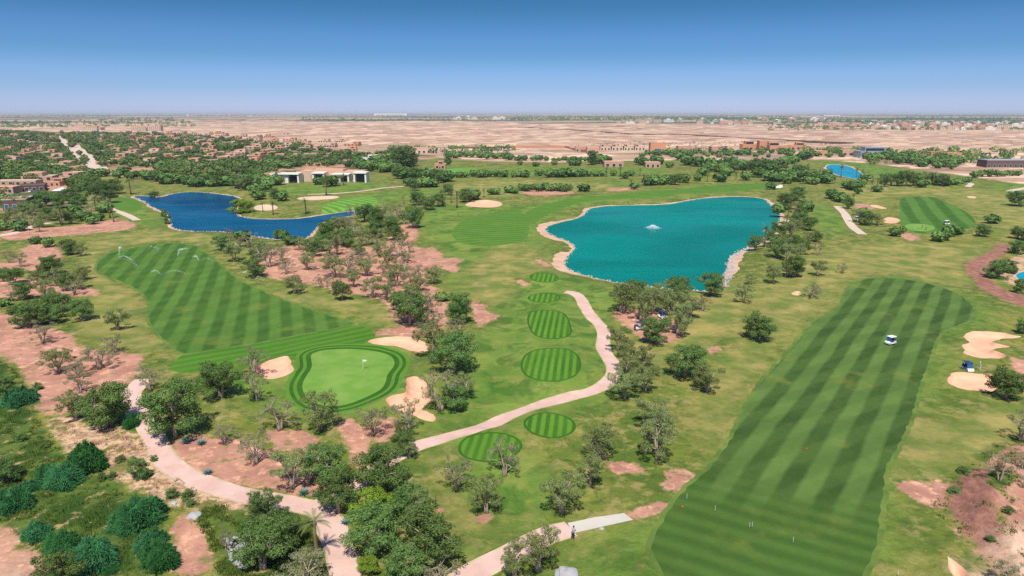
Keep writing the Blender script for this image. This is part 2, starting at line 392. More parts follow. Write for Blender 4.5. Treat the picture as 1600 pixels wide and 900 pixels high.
# ------------------------------------------------------------------ materials
class NT:
    def __init__(s, name):
        s.m = bpy.data.materials.new(name); s.m.use_nodes = True
        s.t = s.m.node_tree; s.n = s.t.nodes; s.l = s.t.links
        s.b = s.n['Principled BSDF']; s.b.inputs['Specular IOR Level'].default_value = 0.15
        s.b.inputs['Roughness'].default_value = 0.9
        s._p = None
    def set(s, k, v):
        i = s.b.inputs[k]
        if hasattr(v, 'links') or isinstance(v, bpy.types.NodeSocket): s.l.new(v, i)
        else: i.default_value = v
    def con(s, v, i):
        if isinstance(v, bpy.types.NodeSocket): s.l.new(v, i)
        else: i.default_value = v
    @property
    def pos(s):
        if s._p is None: s._p = s.n.new('ShaderNodeNewGeometry').outputs['Position']
        return s._p
    def attr(s, name):
        a = s.n.new('ShaderNodeAttribute'); a.attribute_name = name; return a.outputs['Fac']
    def noise(s, scale, detail=3, rough=.55, vec=None, dist=0, stretch=None):
        v = vec if vec is not None else s.pos
        if stretch:
            mp = s.n.new('ShaderNodeMapping'); mp.inputs['Scale'].default_value = stretch
            s.l.new(v, mp.inputs['Vector']); v = mp.outputs['Vector']
        t = s.n.new('ShaderNodeTexNoise'); t.inputs['Scale'].default_value = scale
        t.inputs['Detail'].default_value = detail; t.inputs['Roughness'].default_value = rough
        t.inputs['Distortion'].default_value = dist
        s.l.new(v, t.inputs['Vector']); return t.outputs['Fac']
    def math(s, op, a, b=0.0, c=None, clamp=False):
        t = s.n.new('ShaderNodeMath'); t.operation = op; t.use_clamp = clamp
        s.con(a, t.inputs[0]); s.con(b, t.inputs[1])
        if c is not None: s.con(c, t.inputs[2])
        return t.outputs[0]
    def ramp(s, v, lo, hi):
        t = s.n.new('ShaderNodeMapRange'); t.interpolation_type = 'SMOOTHSTEP'
        s.con(v, t.inputs['Value']); t.inputs['From Min'].default_value = lo; t.inputs['From Max'].default_value = hi
        return t.outputs['Result']
    def mix(s, f, a, b, mode='MIX'):
        t = s.n.new('ShaderNodeMix'); t.data_type = 'RGBA'; t.blend_type = mode
        s.con(f, t.inputs[0])
        for v, i in ((a, t.inputs[6]), (b, t.inputs[7])):
            if isinstance(v, bpy.types.NodeSocket): s.l.new(v, i)
            else: i.default_value = (*v, 1) if len(v) == 3 else v
        return t.outputs[2]
    def scale(s, c, f):
        """multiply a colour by a value socket"""
        t = s.n.new('ShaderNodeVectorMath'); t.operation = 'SCALE'
        if isinstance(c, bpy.types.NodeSocket): s.l.new(c, t.inputs[0])
        else: t.inputs[0].default_value = c
        s.con(f, t.inputs['Scale']); return t.outputs[0]
    def bump(s, hgt, strength, dist=.1):
        t = s.n.new('ShaderNodeBump'); t.inputs['Strength'].default_value = strength
        t.inputs['Distance'].default_value = dist
        s.l.new(hgt, t.inputs['Height']); s.l.new(t.outputs['Normal'], s.b.inputs['Normal'])
    def sep(s):
        t = s.n.new('ShaderNodeSeparateXYZ'); s.l.new(s.pos, t.inputs[0]); return t.outputs

def plain(name, col, rough=.7, spec=.3, var=.15, nscale=1.5, metal=0):
    m = NT(name)
    nz = m.noise(nscale, 4)
    c = m.scale(col, m.math('MULTIPLY_ADD', nz, 2*var, 1-var))
    m.set('Base Color', c); m.set('Roughness', rough); m.b.inputs['Specular IOR Level'].default_value = spec
    m.set('Metallic', metal)
    return m.m

C_ROUGH_A = (0.155,0.180,0.032); C_ROUGH_B = (0.235,0.220,0.052); C_ROUGH_C=(0.075,0.125,0.018)
C_LUSH = (0.078,0.165,0.022); C_LUSH2=(0.150,0.225,0.040)
C_FAIR_L = (0.098,0.195,0.030); C_FAIR_D = (0.044,0.104,0.013)
C_SOIL = (0.48,0.250,0.172); C_SOIL2=(0.35,0.172,0.122); C_SAND=(0.68,0.365,0.235)

def grass_detail(m, c, amt=.25):
    amt *= 1.45
    """multi scale mottling of a turf colour"""
    n1 = m.noise(.9, 5, .65); n2 = m.noise(.11, 3, .5); n3 = m.noise(6.0, 3, .7)
    f = m.math('MULTIPLY_ADD', n1, amt*1.1, 1-amt*.55)
    f = m.math('MULTIPLY', f, m.math('MULTIPLY_ADD', n2, amt*1.3, 1-amt*.65))
    f = m.math('MULTIPLY', f, m.math('MULTIPLY_ADD', n3, amt*1.2, 1-amt*.6))
    return m.scale(c, f)

def ground_material():
    m = NT('ground_cover')
    warp = m.noise(.35, 6, .62)
    fine = m.noise(1.6, 5, .65)
    big = m.noise(.035, 4, .55)
    # rough turf: green to straw
    c = m.mix(m.ramp(m.math('ADD', m.math('MULTIPLY', big, .6), m.math('MULTIPLY', warp, .4)), .40, .60), C_ROUGH_C, C_ROUGH_A)
    c = m.mix(m.ramp(m.noise(.08, 5, .6, dist=1.0), .50, .66), c, C_ROUGH_B)
    c = m.mix(m.math('MULTIPLY', m.ramp(m.noise(.26, 6, .7), .49, .60), .72), c, (.30,.245,.09))
    c = m.mix(m.math('MULTIPLY', m.ramp(m.noise(.4, 5, .7, dist=.5), .50, .62), .65), c, (.045,.095,.016))
    def layer(name, c, col, wn, soft=.22):
        a = m.attr(name)
        v = m.math('ADD', a, m.math('MULTIPLY', m.math('SUBTRACT', warp, .5), wn))
        v = m.math('ADD', v, m.math('MULTIPLY', m.math('SUBTRACT', fine, .5), wn*.5))
        return m.mix(m.ramp(v, .5-soft, .5+soft), c, col), m.ramp(v, .5-soft, .5+soft)
    lush = m.mix(m.ramp(m.noise(.07, 4, .55), .38, .64), C_LUSH, C_LUSH2)
    streak = m.noise(.25, 3, .5, stretch=(1, .25, 1))
    lush = m.mix(m.math('MULTIPLY', streak, .35), lush, (.19,.25,.04))
    lush = m.mix(m.math('MULTIPLY', m.ramp(m.noise(.2, 6, .7), .49, .62), .65), lush, (.215,.225,.055))
    lush = m.mix(m.math('MULTIPLY', m.ramp(m.noise(.13, 5, .62, dist=.8), .49, .61), .65), lush, (.040,.105,.014))
    c, _ = layer('lush', c, lush, .9, .4)
    dry = m.mix(m.ramp(m.noise(.12, 5, .6), .35, .68), (.125,.170,.034), (.32,.265,.085))
    dry = m.mix(m.ramp(m.noise(.5, 5, .65), .66, .76), dry, (.42,.29,.14))
    c, _ = layer('dry', c, dry, 1.0, .4)
    scrub = m.mix(m.ramp(m.noise(.16, 5, .6), .40, .58), (.030,.070,.010), (.095,.140,.026))
    scrub = m.mix(m.ramp(m.noise(.42, 5, .66), .57, .66), scrub, (.36,.24,.12))
    c, _ = layer('scrub', c, scrub, 1.3, .2)
    soil = m.mix(m.ramp(m.noise(.14, 6, .6), .35, .62), C_SOIL2, C_SOIL)
    soil = m.mix(m.ramp(m.noise(.45, 5, .68), .52, .66), soil, (.60,.34,.23))
    soil = m.mix(m.math('MULTIPLY', m.ramp(m.noise(.3, 6, .7), .56, .63), .75), soil, (.17,.18,.055))
    c, msoil = layer('soil', c, soil, 1.15, .13)
    grav = m.mix(m.ramp(m.noise(.8, 6, .7), .40, .60), (.33,.19,.13), (.58,.40,.24))
    grav = m.mix(m.ramp(m.noise(.22, 6, .68), .52, .60), grav, (.16,.16,.045))
    c, _ = layer('grav', c, grav, .9, .14)
    track = m.mix(m.ramp(m.noise(.7, 5, .65, stretch=(1, .5, 1)), .35, .65), (.215,.10,.075), (.34,.165,.115))
    c, _ = layer('track', c, track, 1.0, .14)
    vill = m.mix(m.ramp(m.noise(.02, 5, .7), .42, .58), (.055,.10,.028), (.42,.25,.16))
    c, _ = layer('vill', c, vill, .6, .2)
    # desert
    d = m.mix(m.ramp(m.noise(.0045, 6, .65), .38, .62), (.48,.32,.215), (.34,.22,.155))
    d = m.mix(m.ramp(m.noise(.019, 5, .75, stretch=(.6, 1, 1), dist=.6), .47, .56), d, (.70,.50,.36))
    d = m.mix(m.math('MULTIPLY', m.ramp(m.noise(.024, 5, .8, stretch=(.5, 1, 1), dist=.8), .52, .57), .85), d, (.27,.165,.115))
    d = m.mix(m.math('MULTIPLY', m.ramp(m.noise(.0017, 5, .75, stretch=(.4, 1, 1)), .55, .61), .7), d, (.20,.17,.10))
    d = m.mix(m.math('MULTIPLY', m.ramp(m.noise(.007, 6, .8, stretch=(.4, 1, 1)), .58, .64), .7), d, (.22,.16,.10))
    c, _ = layer('des', c, d, .5, .2)
    far = m.mix(m.ramp(m.noise(.00065, 6, .7, stretch=(.35, 1, 1)), .44, .54), (.05,.085,.04), (.42,.28,.20))
    c, _ = layer('plain', c, far, .3, .3)
    c = grass_detail(m, c, .22)
    m.set('Base Color', c)
    hn = m.math('ADD', m.noise(3.0, 5, .7), m.math('MULTIPLY', m.noise(.5, 4, .6), 2.2))
    hn = m.math('ADD', hn, m.math('MULTIPLY', m.noise(.13, 4, .6), 5.0))
    m.bump(hn, .75, .17)
    return m.m

def stripe_fac(m, ang, period, off=0.0, sharp=3.0, wob=.12):
    """0..1 band pattern across direction ang (radians from +X of the across axis)"""
    s = m.sep()
    u = m.math('ADD', m.math('MULTIPLY', s[0], math.cos(ang)), m.math('MULTIPLY', s[1], math.sin(ang)))
    u = m.math('ADD', u, m.math('MULTIPLY', m.noise(.06, 3), wob*period*2))
    w = m.math('SINE', m.math('MULTIPLY_ADD', u, 2*math.pi/period, off))
    return m.math('MULTIPLY_ADD', w, sharp*.5, .5, clamp=True)

def vp_dir(vx):
    """unit ground direction that vanishes at photo x = vx on the horizon"""
    x, y = unp(vx, HORIZON+.5); L = math.hypot(x, y); return x/L, y/L

def fairway_material(name, vx, period, off=0, light=C_FAIR_L, dark=C_FAIR_D, cross=None, contrast=1.0, wear=.3, sharp=2.2, extra=None):
    m = NT(name)
    d = vp_dir(vx); ang = math.atan2(-d[0], d[1])       # across = rotate -90
    f = stripe_fac(m, ang, period, off, sharp)
    if contrast < 1: f = m.math('MULTIPLY_ADD', f, contrast, .5-contrast/2)
    if cross:
        d2 = vp_dir(cross[0]); a2 = math.atan2(-d2[0], d2[1])
        f2 = stripe_fac(m, a2, cross[1], 1.0, 2.5)
        f = m.math('ADD', m.math('MULTIPLY', f, 1-cross[2]), m.math('MULTIPLY', f2, cross[2]))
    f = m.math('ADD', m.math('MULTIPLY', m.math('SUBTRACT', f, .5), m.math('MULTIPLY_ADD', m.ramp(m.noise(.09, 4, .6), .35, .65), .5, .55)), .5)
    c = m.mix(f, dark, light)
    if extra: c = extra(m, c)
    w = m.ramp(m.noise(.10, 5, .6), .54, .74)
    c = m.mix(m.math('MULTIPLY', w, wear), c, (.17,.19,.035))
    c = grass_detail(m, c, .2)
    m.set('Base Color', c)
    m.bump(m.noise(5, 3, .7), .35, .06)
    return m.m

def simple_turf(name, col, col2, amt=.18):
    m = NT(name)
    c = m.mix(m.ramp(m.noise(.22, 5, .6), .35, .65), col, col2)
    m.set('Base Color', grass_detail(m, c, amt)); m.bump(m.noise(4, 3, .7), .25, .05)
    return m.m

def sand_material(name, a, b, rake=True):
    m = NT(name)
    c = m.mix(m.ramp(m.noise(.5, 5, .6), .3, .7), a, b)
    c = m.scale(c, m.math('MULTIPLY_ADD', m.noise(5, 4, .7), .22, .89))
    m.set('Base Color', c)
    m.bump(m.math('ADD', m.noise(2.2, 4, .6), m.noise(9, 2, .6)), .4, .08)
    return m.m

def path_material(name, a, b, joints=True):
    m = NT(name)
    c = m.mix(m.ramp(m.noise(.25, 5, .65), .32, .68), a, b)
    st = m.ramp(m.noise(1.3, 5, .7), .58, .72)
    c = m.mix(m.math('MULTIPLY', st, .55), c, tuple(.62*v for v in a))
    c = m.scale(c, m.math('MULTIPLY_ADD', m.noise(7, 3, .7), .24, .88))
    m.set('Base Color', c); m.set('Roughness', .85)
    m.bump(m.noise(6, 4, .7), .2, .03)
    return m.m

def water_material(name, col, col2, rough=.12, spec=.35, ior=1.33, sc=.05):
    m = NT(name)
    c = m.mix(m.ramp(m.noise(sc*.35, 5, .55, stretch=(.5, 1, 1), dist=.6), .36, .64), col, col2)
    m.set('Base Color', c)
    m.set('Roughness', m.math('MULTIPLY_ADD', m.ramp(m.noise(sc*.6, 4, .6, stretch=(.4, 1, 1)), .42, .6), .22, rough-.1)); m.set('IOR', ior)
    m.b.inputs['Specular IOR Level'].default_value = spec
    hn = m.math('ADD', m.noise(1.1, 4, .6, stretch=(.7, 1.2, 1)), m.math('MULTIPLY', m.noise(.25, 3, .5), 1.5))
    m.bump(hn, .1, .04)
    return m.m

def leaf_material(name, col, col2, trans=.14):
    m = NT(name)
    oi = m.n.new('ShaderNodeObjectInfo')
    tone = m.attr('tone')
    rnd = oi.outputs['Random']
    f = m.math('ADD', m.math('MULTIPLY', tone, .7), m.math('MULTIPLY', rnd, .45), clamp=True)
    c = m.mix(f, col, col2)
    hsv = m.n.new('ShaderNodeHueSaturation'); m.l.new(c, hsv.inputs['Color'])
    m.l.new(m.math('MULTIPLY_ADD', rnd, .035, .483), hsv.inputs['Hue'])
    hsv.inputs['Saturation'].default_value = 1.0
    m.set('Base Color', hsv.outputs[0]); m.set('Roughness', .6)
    m.b.inputs['Specular IOR Level'].default_value = .06
    if trans:
        tr = m.n.new('ShaderNodeBsdfTranslucent'); m.l.new(hsv.outputs[0], tr.inputs['Color'])
        mx = m.n.new('ShaderNodeMixShader'); mx.inputs[0].default_value = trans
        m.l.new(m.b.outputs[0], mx.inputs[1]); m.l.new(tr.outputs[0], mx.inputs[2])
        out = [n for n in m.n if n.type == 'OUTPUT_MATERIAL'][0]
        m.l.new(mx.outputs[0], out.inputs['Surface'])
    return m.m

M = {}
M['ground'] = ground_material()
def lower_zone(m, c):
    """the near end of the long fairway is mown another way; the two patterns overlap softly"""
    a, b = np.array(unp(1100, 750)), np.array(unp(1376, 800)); n = b-a; n = np.array([-n[1], n[0]])/np.hypot(*n)
    s = m.sep()
    v = m.math('ADD', m.math('MULTIPLY', s[0], float(n[0])), m.math('MULTIPLY_ADD', s[1], float(n[1]), -float(n@a)))
    v = m.math('ADD', v, m.math('MULTIPLY', m.math('SUBTRACT', m.noise(.09, 4, .6), .5), 14.0))
    d = vp_dir(-1000); f = stripe_fac(m, math.atan2(-d[0], d[1]), 3.1, 0, 1.2, .2)
    f = m.math('MULTIPLY_ADD', m.math('SUBTRACT', f, .5), .4, .4)
    lo = m.mix(f, (.034,.082,.012), (.078,.150,.026))
    return m.mix(m.ramp(v, -7.0, 7.0), lo, c)
M['fair_r'] = fairway_material('mown_fairway_turf', 1580, 5.1, .6, cross=(2700, 6.5, .26), sharp=2.6, wear=.5, light=(0.096,0.168,0.036), dark=(0.032,0.070,0.012), extra=lower_zone)
M['fair_b'] = fairway_material('lower_fairway_turf', -1000, 3.4, 0, contrast=.4, light=(.088,.180,.028), dark=(.046,.112,.014), wear=.6)
M['fair_l'] = fairway_material('striped_fairway_turf', 433, 5.3, 0, cross=(1500, 7.5, .2), light=(.085,.175,.027), dark=(.036,.096,.012), wear=.45)
M['appr'] = fairway_material('approach_turf', 2300, 3.0, 0, contrast=.6, light=(.085,.20,.02), dark=(.042,.13,.01))
M['fair_m'] = fairway_material('side_mown_turf', 4200, 5.0, 0, contrast=.75, light=(.100,.205,.026), dark=(.056,.140,.015))
M['fair_fr'] = fairway_material('distant_fairway_turf', 1330, 9.0, 0, light=(.085,.18,.03), dark=(.04,.11,.012))
M['fair_c'] = fairway_material('practice_turf', -300, 6.0, 0, light=(.17,.33,.05), dark=(.07,.2,.02), wear=.1)
M['tee'] = fairway_material('tee_turf', 930, 1.45, 0, light=(.100,.225,.022), dark=(.036,.118,.008), sharp=1.8, wear=.15)
M['cut'] = simple_turf('first_cut_turf', (.080,.145,.026), (.130,.180,.038), .3)
M['collar'] = simple_turf('dark_collar_turf', (.028,.100,.008), (.036,.115,.010))
M['collar_l'] = simple_turf('light_collar_turf', (.095,.215,.025), (.08,.19,.02))
M['green'] = simple_turf('putting_turf', (.125,.262,.036), (.165,.285,.055), .12)
M['sand'] = sand_material('bunker_sand', C_SAND, (.73,.425,.28))
M['sand_pale'] = sand_material('pale_bunker_sand', (.54,.40,.27), (.62,.47,.33))
M['sand_white'] = sand_material('white_bunker_sand', (.62,.62,.56), (.75,.74,.68))
M['bank'] = path_material('stony_bank', (.62,.40,.28), (.46,.30,.21))
M['path'] = path_material('pink_path', (.62,.43,.37), (.53,.35,.29))
M['edge'] = path_material('path_edging', (.62,.46,.33), (.36,.30,.16))
M['slab'] = path_material('grey_slab', (.48,.45,.40), (.54,.50,.44))
M['road'] = path_material('pale_road', (.60,.47,.38), (.52,.41,.34))
M['water1'] = water_material('turquoise_water', (0.000,.135,.118), (0.000,.188,.166), rough=.26, spec=.14, ior=1.12)
M['water2'] = water_material('blue_water', (0.000,.042,.105), (0.002,.080,.170), rough=.26, spec=.14, ior=1.12)
M['water3'] = water_material('pond_water', (0.0,.20,.32), (0.01,.27,.38), rough=.3, spec=.1, ior=1.15)
M['leaf_olive'] = leaf_material('olive_leaves', (.075,.120,.030), (.290,.340,.130))
M['leaf_dark'] = leaf_material('dense_leaves', (.044,.100,.024), (.175,.275,.075))
M['leaf_grey'] = leaf_material('grey_olive_leaves', (.120,.145,.062), (.320,.315,.175))
M['leaf_reed'] = leaf_material('reed_leaves', (.022,.105,.030), (.085,.29,.095))
M['leaf_lime'] = leaf_material('lime_leaves', (.11,.20,.02), (.24,.34,.04))
M['leaf_palm'] = leaf_material('palm_fronds', (.07,.11,.03), (.20,.23,.08))
M['bark'] = plain('pale_bark', (.34,.27,.21), .9, .1, .3, 3)
M['bark_palm'] = plain('palm_bark', (.20,.14,.09), .95, .1, .3, 4)
M['agave'] = plain('agave_leaf', (.10,.22,.20), .6, .3, .2, 5)
M['stone'] = plain('pale_stone', (.50,.42,.34), .9, .2, .3, 2)
M['gstone'] = plain('grey_stone', (.36,.36,.37), .9, .2, .3, 2)

# ------------------------------------------------------------------ terrain by constrained triangulation
regions = []      # (key, polygon, material, object name, z offset)
def reg(key, poly, mat, name, label=None): regions.append((key, poly, mat, name, label))

def strip(line, hw):
    L = resample(smooth_line(line, 2), 1.6 if line[:,1].mean() < 260 else 5.0, False)
    t = np.gradient(L, axis=0); t /= np.linalg.norm(t, axis=1)[:,None]
    n = np.stack([-t[:,1], t[:,0]], 1)
    w = hw*(1+.05*np.sin(np.arange(len(L))*.9))
    return np.vstack([L+n*w[:,None], (L-n*w[:,None])[::-1]])

def W(poly, sm=2, step=1.2):
    return resample(smooth_poly(unp_on(poly, hgt, 3), sm), step)

reg('appr', W(APPR, 2, 1.0), 'appr', 'fairway')
FL, FR = jag(W(FAIR_L), .12, .9), jag(W(FAIR_R), .14, .8)
reg('cut_l', offset_poly(FL, .8), 'cut', 'first_cut'); reg('cut_r', offset_poly(FR, .7), 'cut', 'first_cut')
reg('fair_l', FL, 'fair_l', 'fairway')
reg('fair_r', FR, 'fair_r', 'fairway')
reg('fair_back', W(FAIR_BACK, 2, 3), 'fair_m', 'fairway')
reg('fair_m', W(FAIR_M, 2, 2), 'fair_m', 'fairway')
reg('fair_fr', W(FAIR_FR, 2, 2), 'fair_fr', 'fairway')
reg('fair_c', W(FAIR_C, 2, 3), 'fair_c', 'fairway')
reg('fair_d', W(FAIR_D, 2, 5), 'fair_c', 'fairway')
reg('fair_k', W(FAIR_LAKE, 2, 3), 'fair_m', 'fairway')
for k, (d, mt) in enumerate(((3.1,'collar_l'),(2.35,'collar'),(1.65,'collar_l'),(1.0,'collar'),(0,'green'))):
    reg('green%d' % k, offset_poly(greenW, d) if d else greenW, mt, 'putting_green' if mt == 'green' else 'green_collar')
reg('green2', green2W, 'green', 'putting_green')
for i, T in enumerate(teeW):
    reg('tc%d' % i, offset_poly(T, .45), 'collar', 'tee_collar')
    reg('t%d' % i, T, 'tee', 'tee_box')
for i, B in enumerate(bunkW):
    reg('b%d' % i, B, 'sand_white' if i == 11 else ('sand_pale' if i in (6,7) else 'sand'), 'sand_bunker')
for i, (ln, hw) in enumerate(PATHS[:4]):
    reg('pe%d' % i, strip(unp_on(ln, hgt, 3), hw+.28), 'edge', 'path_edging')
for i, (ln, hw) in enumerate(PATHS):
    reg('p%d' % i, strip(unp_on(ln, hgt, 3), hw), 'path' if i not in (4,5,6,7,8) else 'road', 'cart_path')
reg('pj', W(JUNCT, 1, 1.0), 'path', 'cart_path')
reg('slab', np.vstack([np.linspace(a_, b_, 5)[:-1] for a_, b_ in zip(unp_on(SLAB, hgt, 3), np.roll(unp_on(SLAB, hgt, 3), -1, 0))]), 'slab', 'cart_path')
for i, (ln, hw) in enumerate(ROADS):
    reg('r%d' % i, strip(unp_on(ln, hgt, 3), hw), 'road', 'road')
for i, L in enumerate(lakeW):
    th = np.arange(len(L))
    wid = (1.9, 1.1, 1.5, .6)[i]*(1+.35*np.sin(th*.23)+.25*np.sin(th*.61+1))
    if i == 0:
        wid = wid+np.where(L[:,0] < 22, 1.9, 0)+np.where((L[:,0] > 60) & (L[:,1] < 330), 1.6, 0)-np.where((L[:,1] < 212) & (L[:,0] < 90), 2.0, 0)
    wid = np.maximum(wid, .4)
    reg('k%d' % i, offset_poly(L, wid), 'bank', 'lake_bank')
    reg('w%d' % i, L, ('water1','water2','water3','water3')[i], 'lake')

# terrain sample points: polar grid
pts = []
r = 52.0; k = 0
while r < 45000:
    ratio = .018 if r < 500 else (.03 if r < 3000 else .12)
    wide = 52
    na = int(2*math.radians(wide)/(.0135 if r < 3000 else .05))
    for j in range(na+1):
        a = -math.radians(wide)+2*math.radians(wide)*(j+.5*(k % 2))/na
        rr = r*(1+.15*ratio*math.sin(j*7.1+k*3.3))
        pts.append((rr*math.sin(a), rr*math.cos(a)))
    r *= 1+ratio; k += 1
for rr in (0, 15, 32, 100, 200, 400, 900, 2500, 8000, 45000):
    for j in range(1 if rr == 0 else 36):
        a = 2*math.pi*j/36
        if abs((a+math.pi) % (2*math.pi)-math.pi) < math.radians(53) and rr > 40: continue
        pts.append((rr*math.sin(a), rr*math.cos(a)))
G = np.array(pts)
# keep grid points clear of outlines so that triangles stay well shaped
keep = np.ones(len(G), bool)
for key, P, *_ in regions:
    md = .25*np.linalg.norm(np.diff(P, axis=0), axis=1).mean()
    keep &= sdist(G, P, 5.0).__abs__() > md
G = G[keep]
ring = []
for B in bunkW:
    if B[:,1].mean() < 260:
        for q in (-.4, -.85, .5):
            ring.append(offset_poly(B, q))
G = np.vstack([G]+ring)
CV = [Vector((float(x), float(y))) for x, y in G]
CE = []
for key, P, *_ in regions:
    n = len(CV)
    CV += [Vector((float(x), float(y))) for x, y in P]
    CE += [(n+i, n+(i+1) % len(P)) for i in range(len(P))]
res = delaunay_2d_cdt(CV, CE, [], 0, 1e-4, False)
TV = np.array([(v.x, v.y) for v in res[0]])
TF = np.array([f for f in res[2] if len(f) == 3])
TZ = hgt(TV)
lv = np.zeros(len(TV), bool)
cen = TV[TF].mean(1)
lab = np.full(len(TF), -1)
for i, (key, P, *_) in enumerate(regions):
    lo, hi = P.min(0), P.max(0)
    m = ((cen >= lo) & (cen <= hi)).all(1)
    idx = np.where(m)[0]
    ins = pip(cen[idx], P)
    lab[idx[ins]] = i

# ground classes
R = np.hypot(TV[:,0], TV[:,1])
att = {c: np.zeros(len(TV)) for c in CLASSES+['plain']}
for cls, poly, soft in SOFT:
    P = smooth_poly(unp_arr(poly), 1)
    d = sdist(TV, P, 40.0)
    w = np.clip(.5-d/(2*soft), 0, 1)
    for c in att:
        if c != cls: att[c] = att[c]*(1-w)
    att[cls] = np.maximum(att[cls], w)
golf = smooth_poly(unp_arr([(-500,950),(-500,400),(0,335),(130,326),(158,300),(150,272),(235,266),(400,286),(600,262),(655,256),(690,246),(820,256),(1000,250),(1240,250),(1300,249),(1420,263),(1560,283),(1640,290),(2100,330),(2100,950)]), 1)
dg = sdist(TV, golf, 200.0)
outw = np.clip(.5+dg/24, 0, 1)
vill = smooth_poly(unp_arr([(-900,340),(-900,203),(0,203),(90,207),(200,206),(300,211),(470,225),(540,236),(660,240),(700,245),(600,268),(400,290),(230,270),(150,275),(150,300),(120,330),(0,338)]), 1)
dv = sdist(TV, vill, 200.0)
att['vill'] = np.clip(.5-dv/40, 0, 1)*outw
att['des'] = outw*(1-att['vill'])
att['plain'] = np.clip((R-2900)/500, 0, 1)*(TV[:,0] > -200)+np.clip((R-3600)/800, 0, 1)*(TV[:,0] <= -200)
att['plain'] = np.clip(att['plain'], 0, 1)

V3 = np.column_stack([TV, TZ])
def region_mesh(name, mask, mat, attrs=False, zoff=0.0):
    f = TF[mask]
    used, inv = np.unique(f, return_inverse=True)
    f = inv.reshape(-1, 3)
    a = {k: ('POINT', v[used]) for k, v in att.items()} if attrs else None
    v = V3[used].copy(); v[:,2] += zoff
    return mesh_obj(name, v, f, M[mat], None, None, True, a)

go = region_mesh('ground', lab == -1, 'ground', True)
tag(go, kind='structure')
for i, (key, P, mt, name, label) in enumerate(regions):
    m = lab == i
    if not m.any(): continue
    o = region_mesh(name, m, mt)
    tag(o, kind='structure')

# ------------------------------------------------------------------ vegetation prototypes
def leaf_quads(C, Nrm, L, Wd, rg):
    """diamond shaped leaf sprays at centres C facing Nrm"""
    n = len(C)
    a = rg.normal(size=(n,3)); a -= (a*Nrm).sum(1)[:,None]*Nrm
    a /= np.linalg.norm(a, axis=1)[:,None]+1e-9
    b = np.cross(Nrm, a)
    L = (L*rg.uniform(.6, 1.3, n))[:,None]; Wd = (Wd*rg.uniform(.6, 1.3, n))[:,None]
    V = np.stack([C-a*L, C-b*Wd, C+a*L, C+b*Wd], 1).reshape(-1, 3)
    Fq = np.arange(4*n).reshape(-1, 4)
    return V, Fq

def make_clumps(clumps, per, L, Wd, rg, flat=.75):
    Vs, T = [], []
    for (c, r) in clumps:
        n = max(int(per*(r**2)), 8)
        d = rg.normal(size=(n,3)); d /= np.linalg.norm(d, axis=1)[:,None]
        rad = r*rg.uniform(.35, 1, n)**.5*(1+.22*np.sin(d[:,0]*5+c[0]*3)*np.sin(d[:,1]*4+c[1]))
        P = np.array(c)+d*rad[:,None]*np.array([1,1,flat])
        nr = d*1.0+rg.normal(size=(n,3))*.42+np.array([0,0,.25])
        nr /= np.linalg.norm(nr, axis=1)[:,None]
        V, _ = leaf_quads(P, nr, L, Wd, rg)
        Vs.append(V)
        t = np.clip(rg.normal(rg.uniform(.25,.75), .16, n), 0, 1)
        T.append(np.repeat(t, 4))
    V = np.vstack(Vs); T = np.concatenate(T)
    return V, np.arange(len(V)).reshape(-1, 4), T

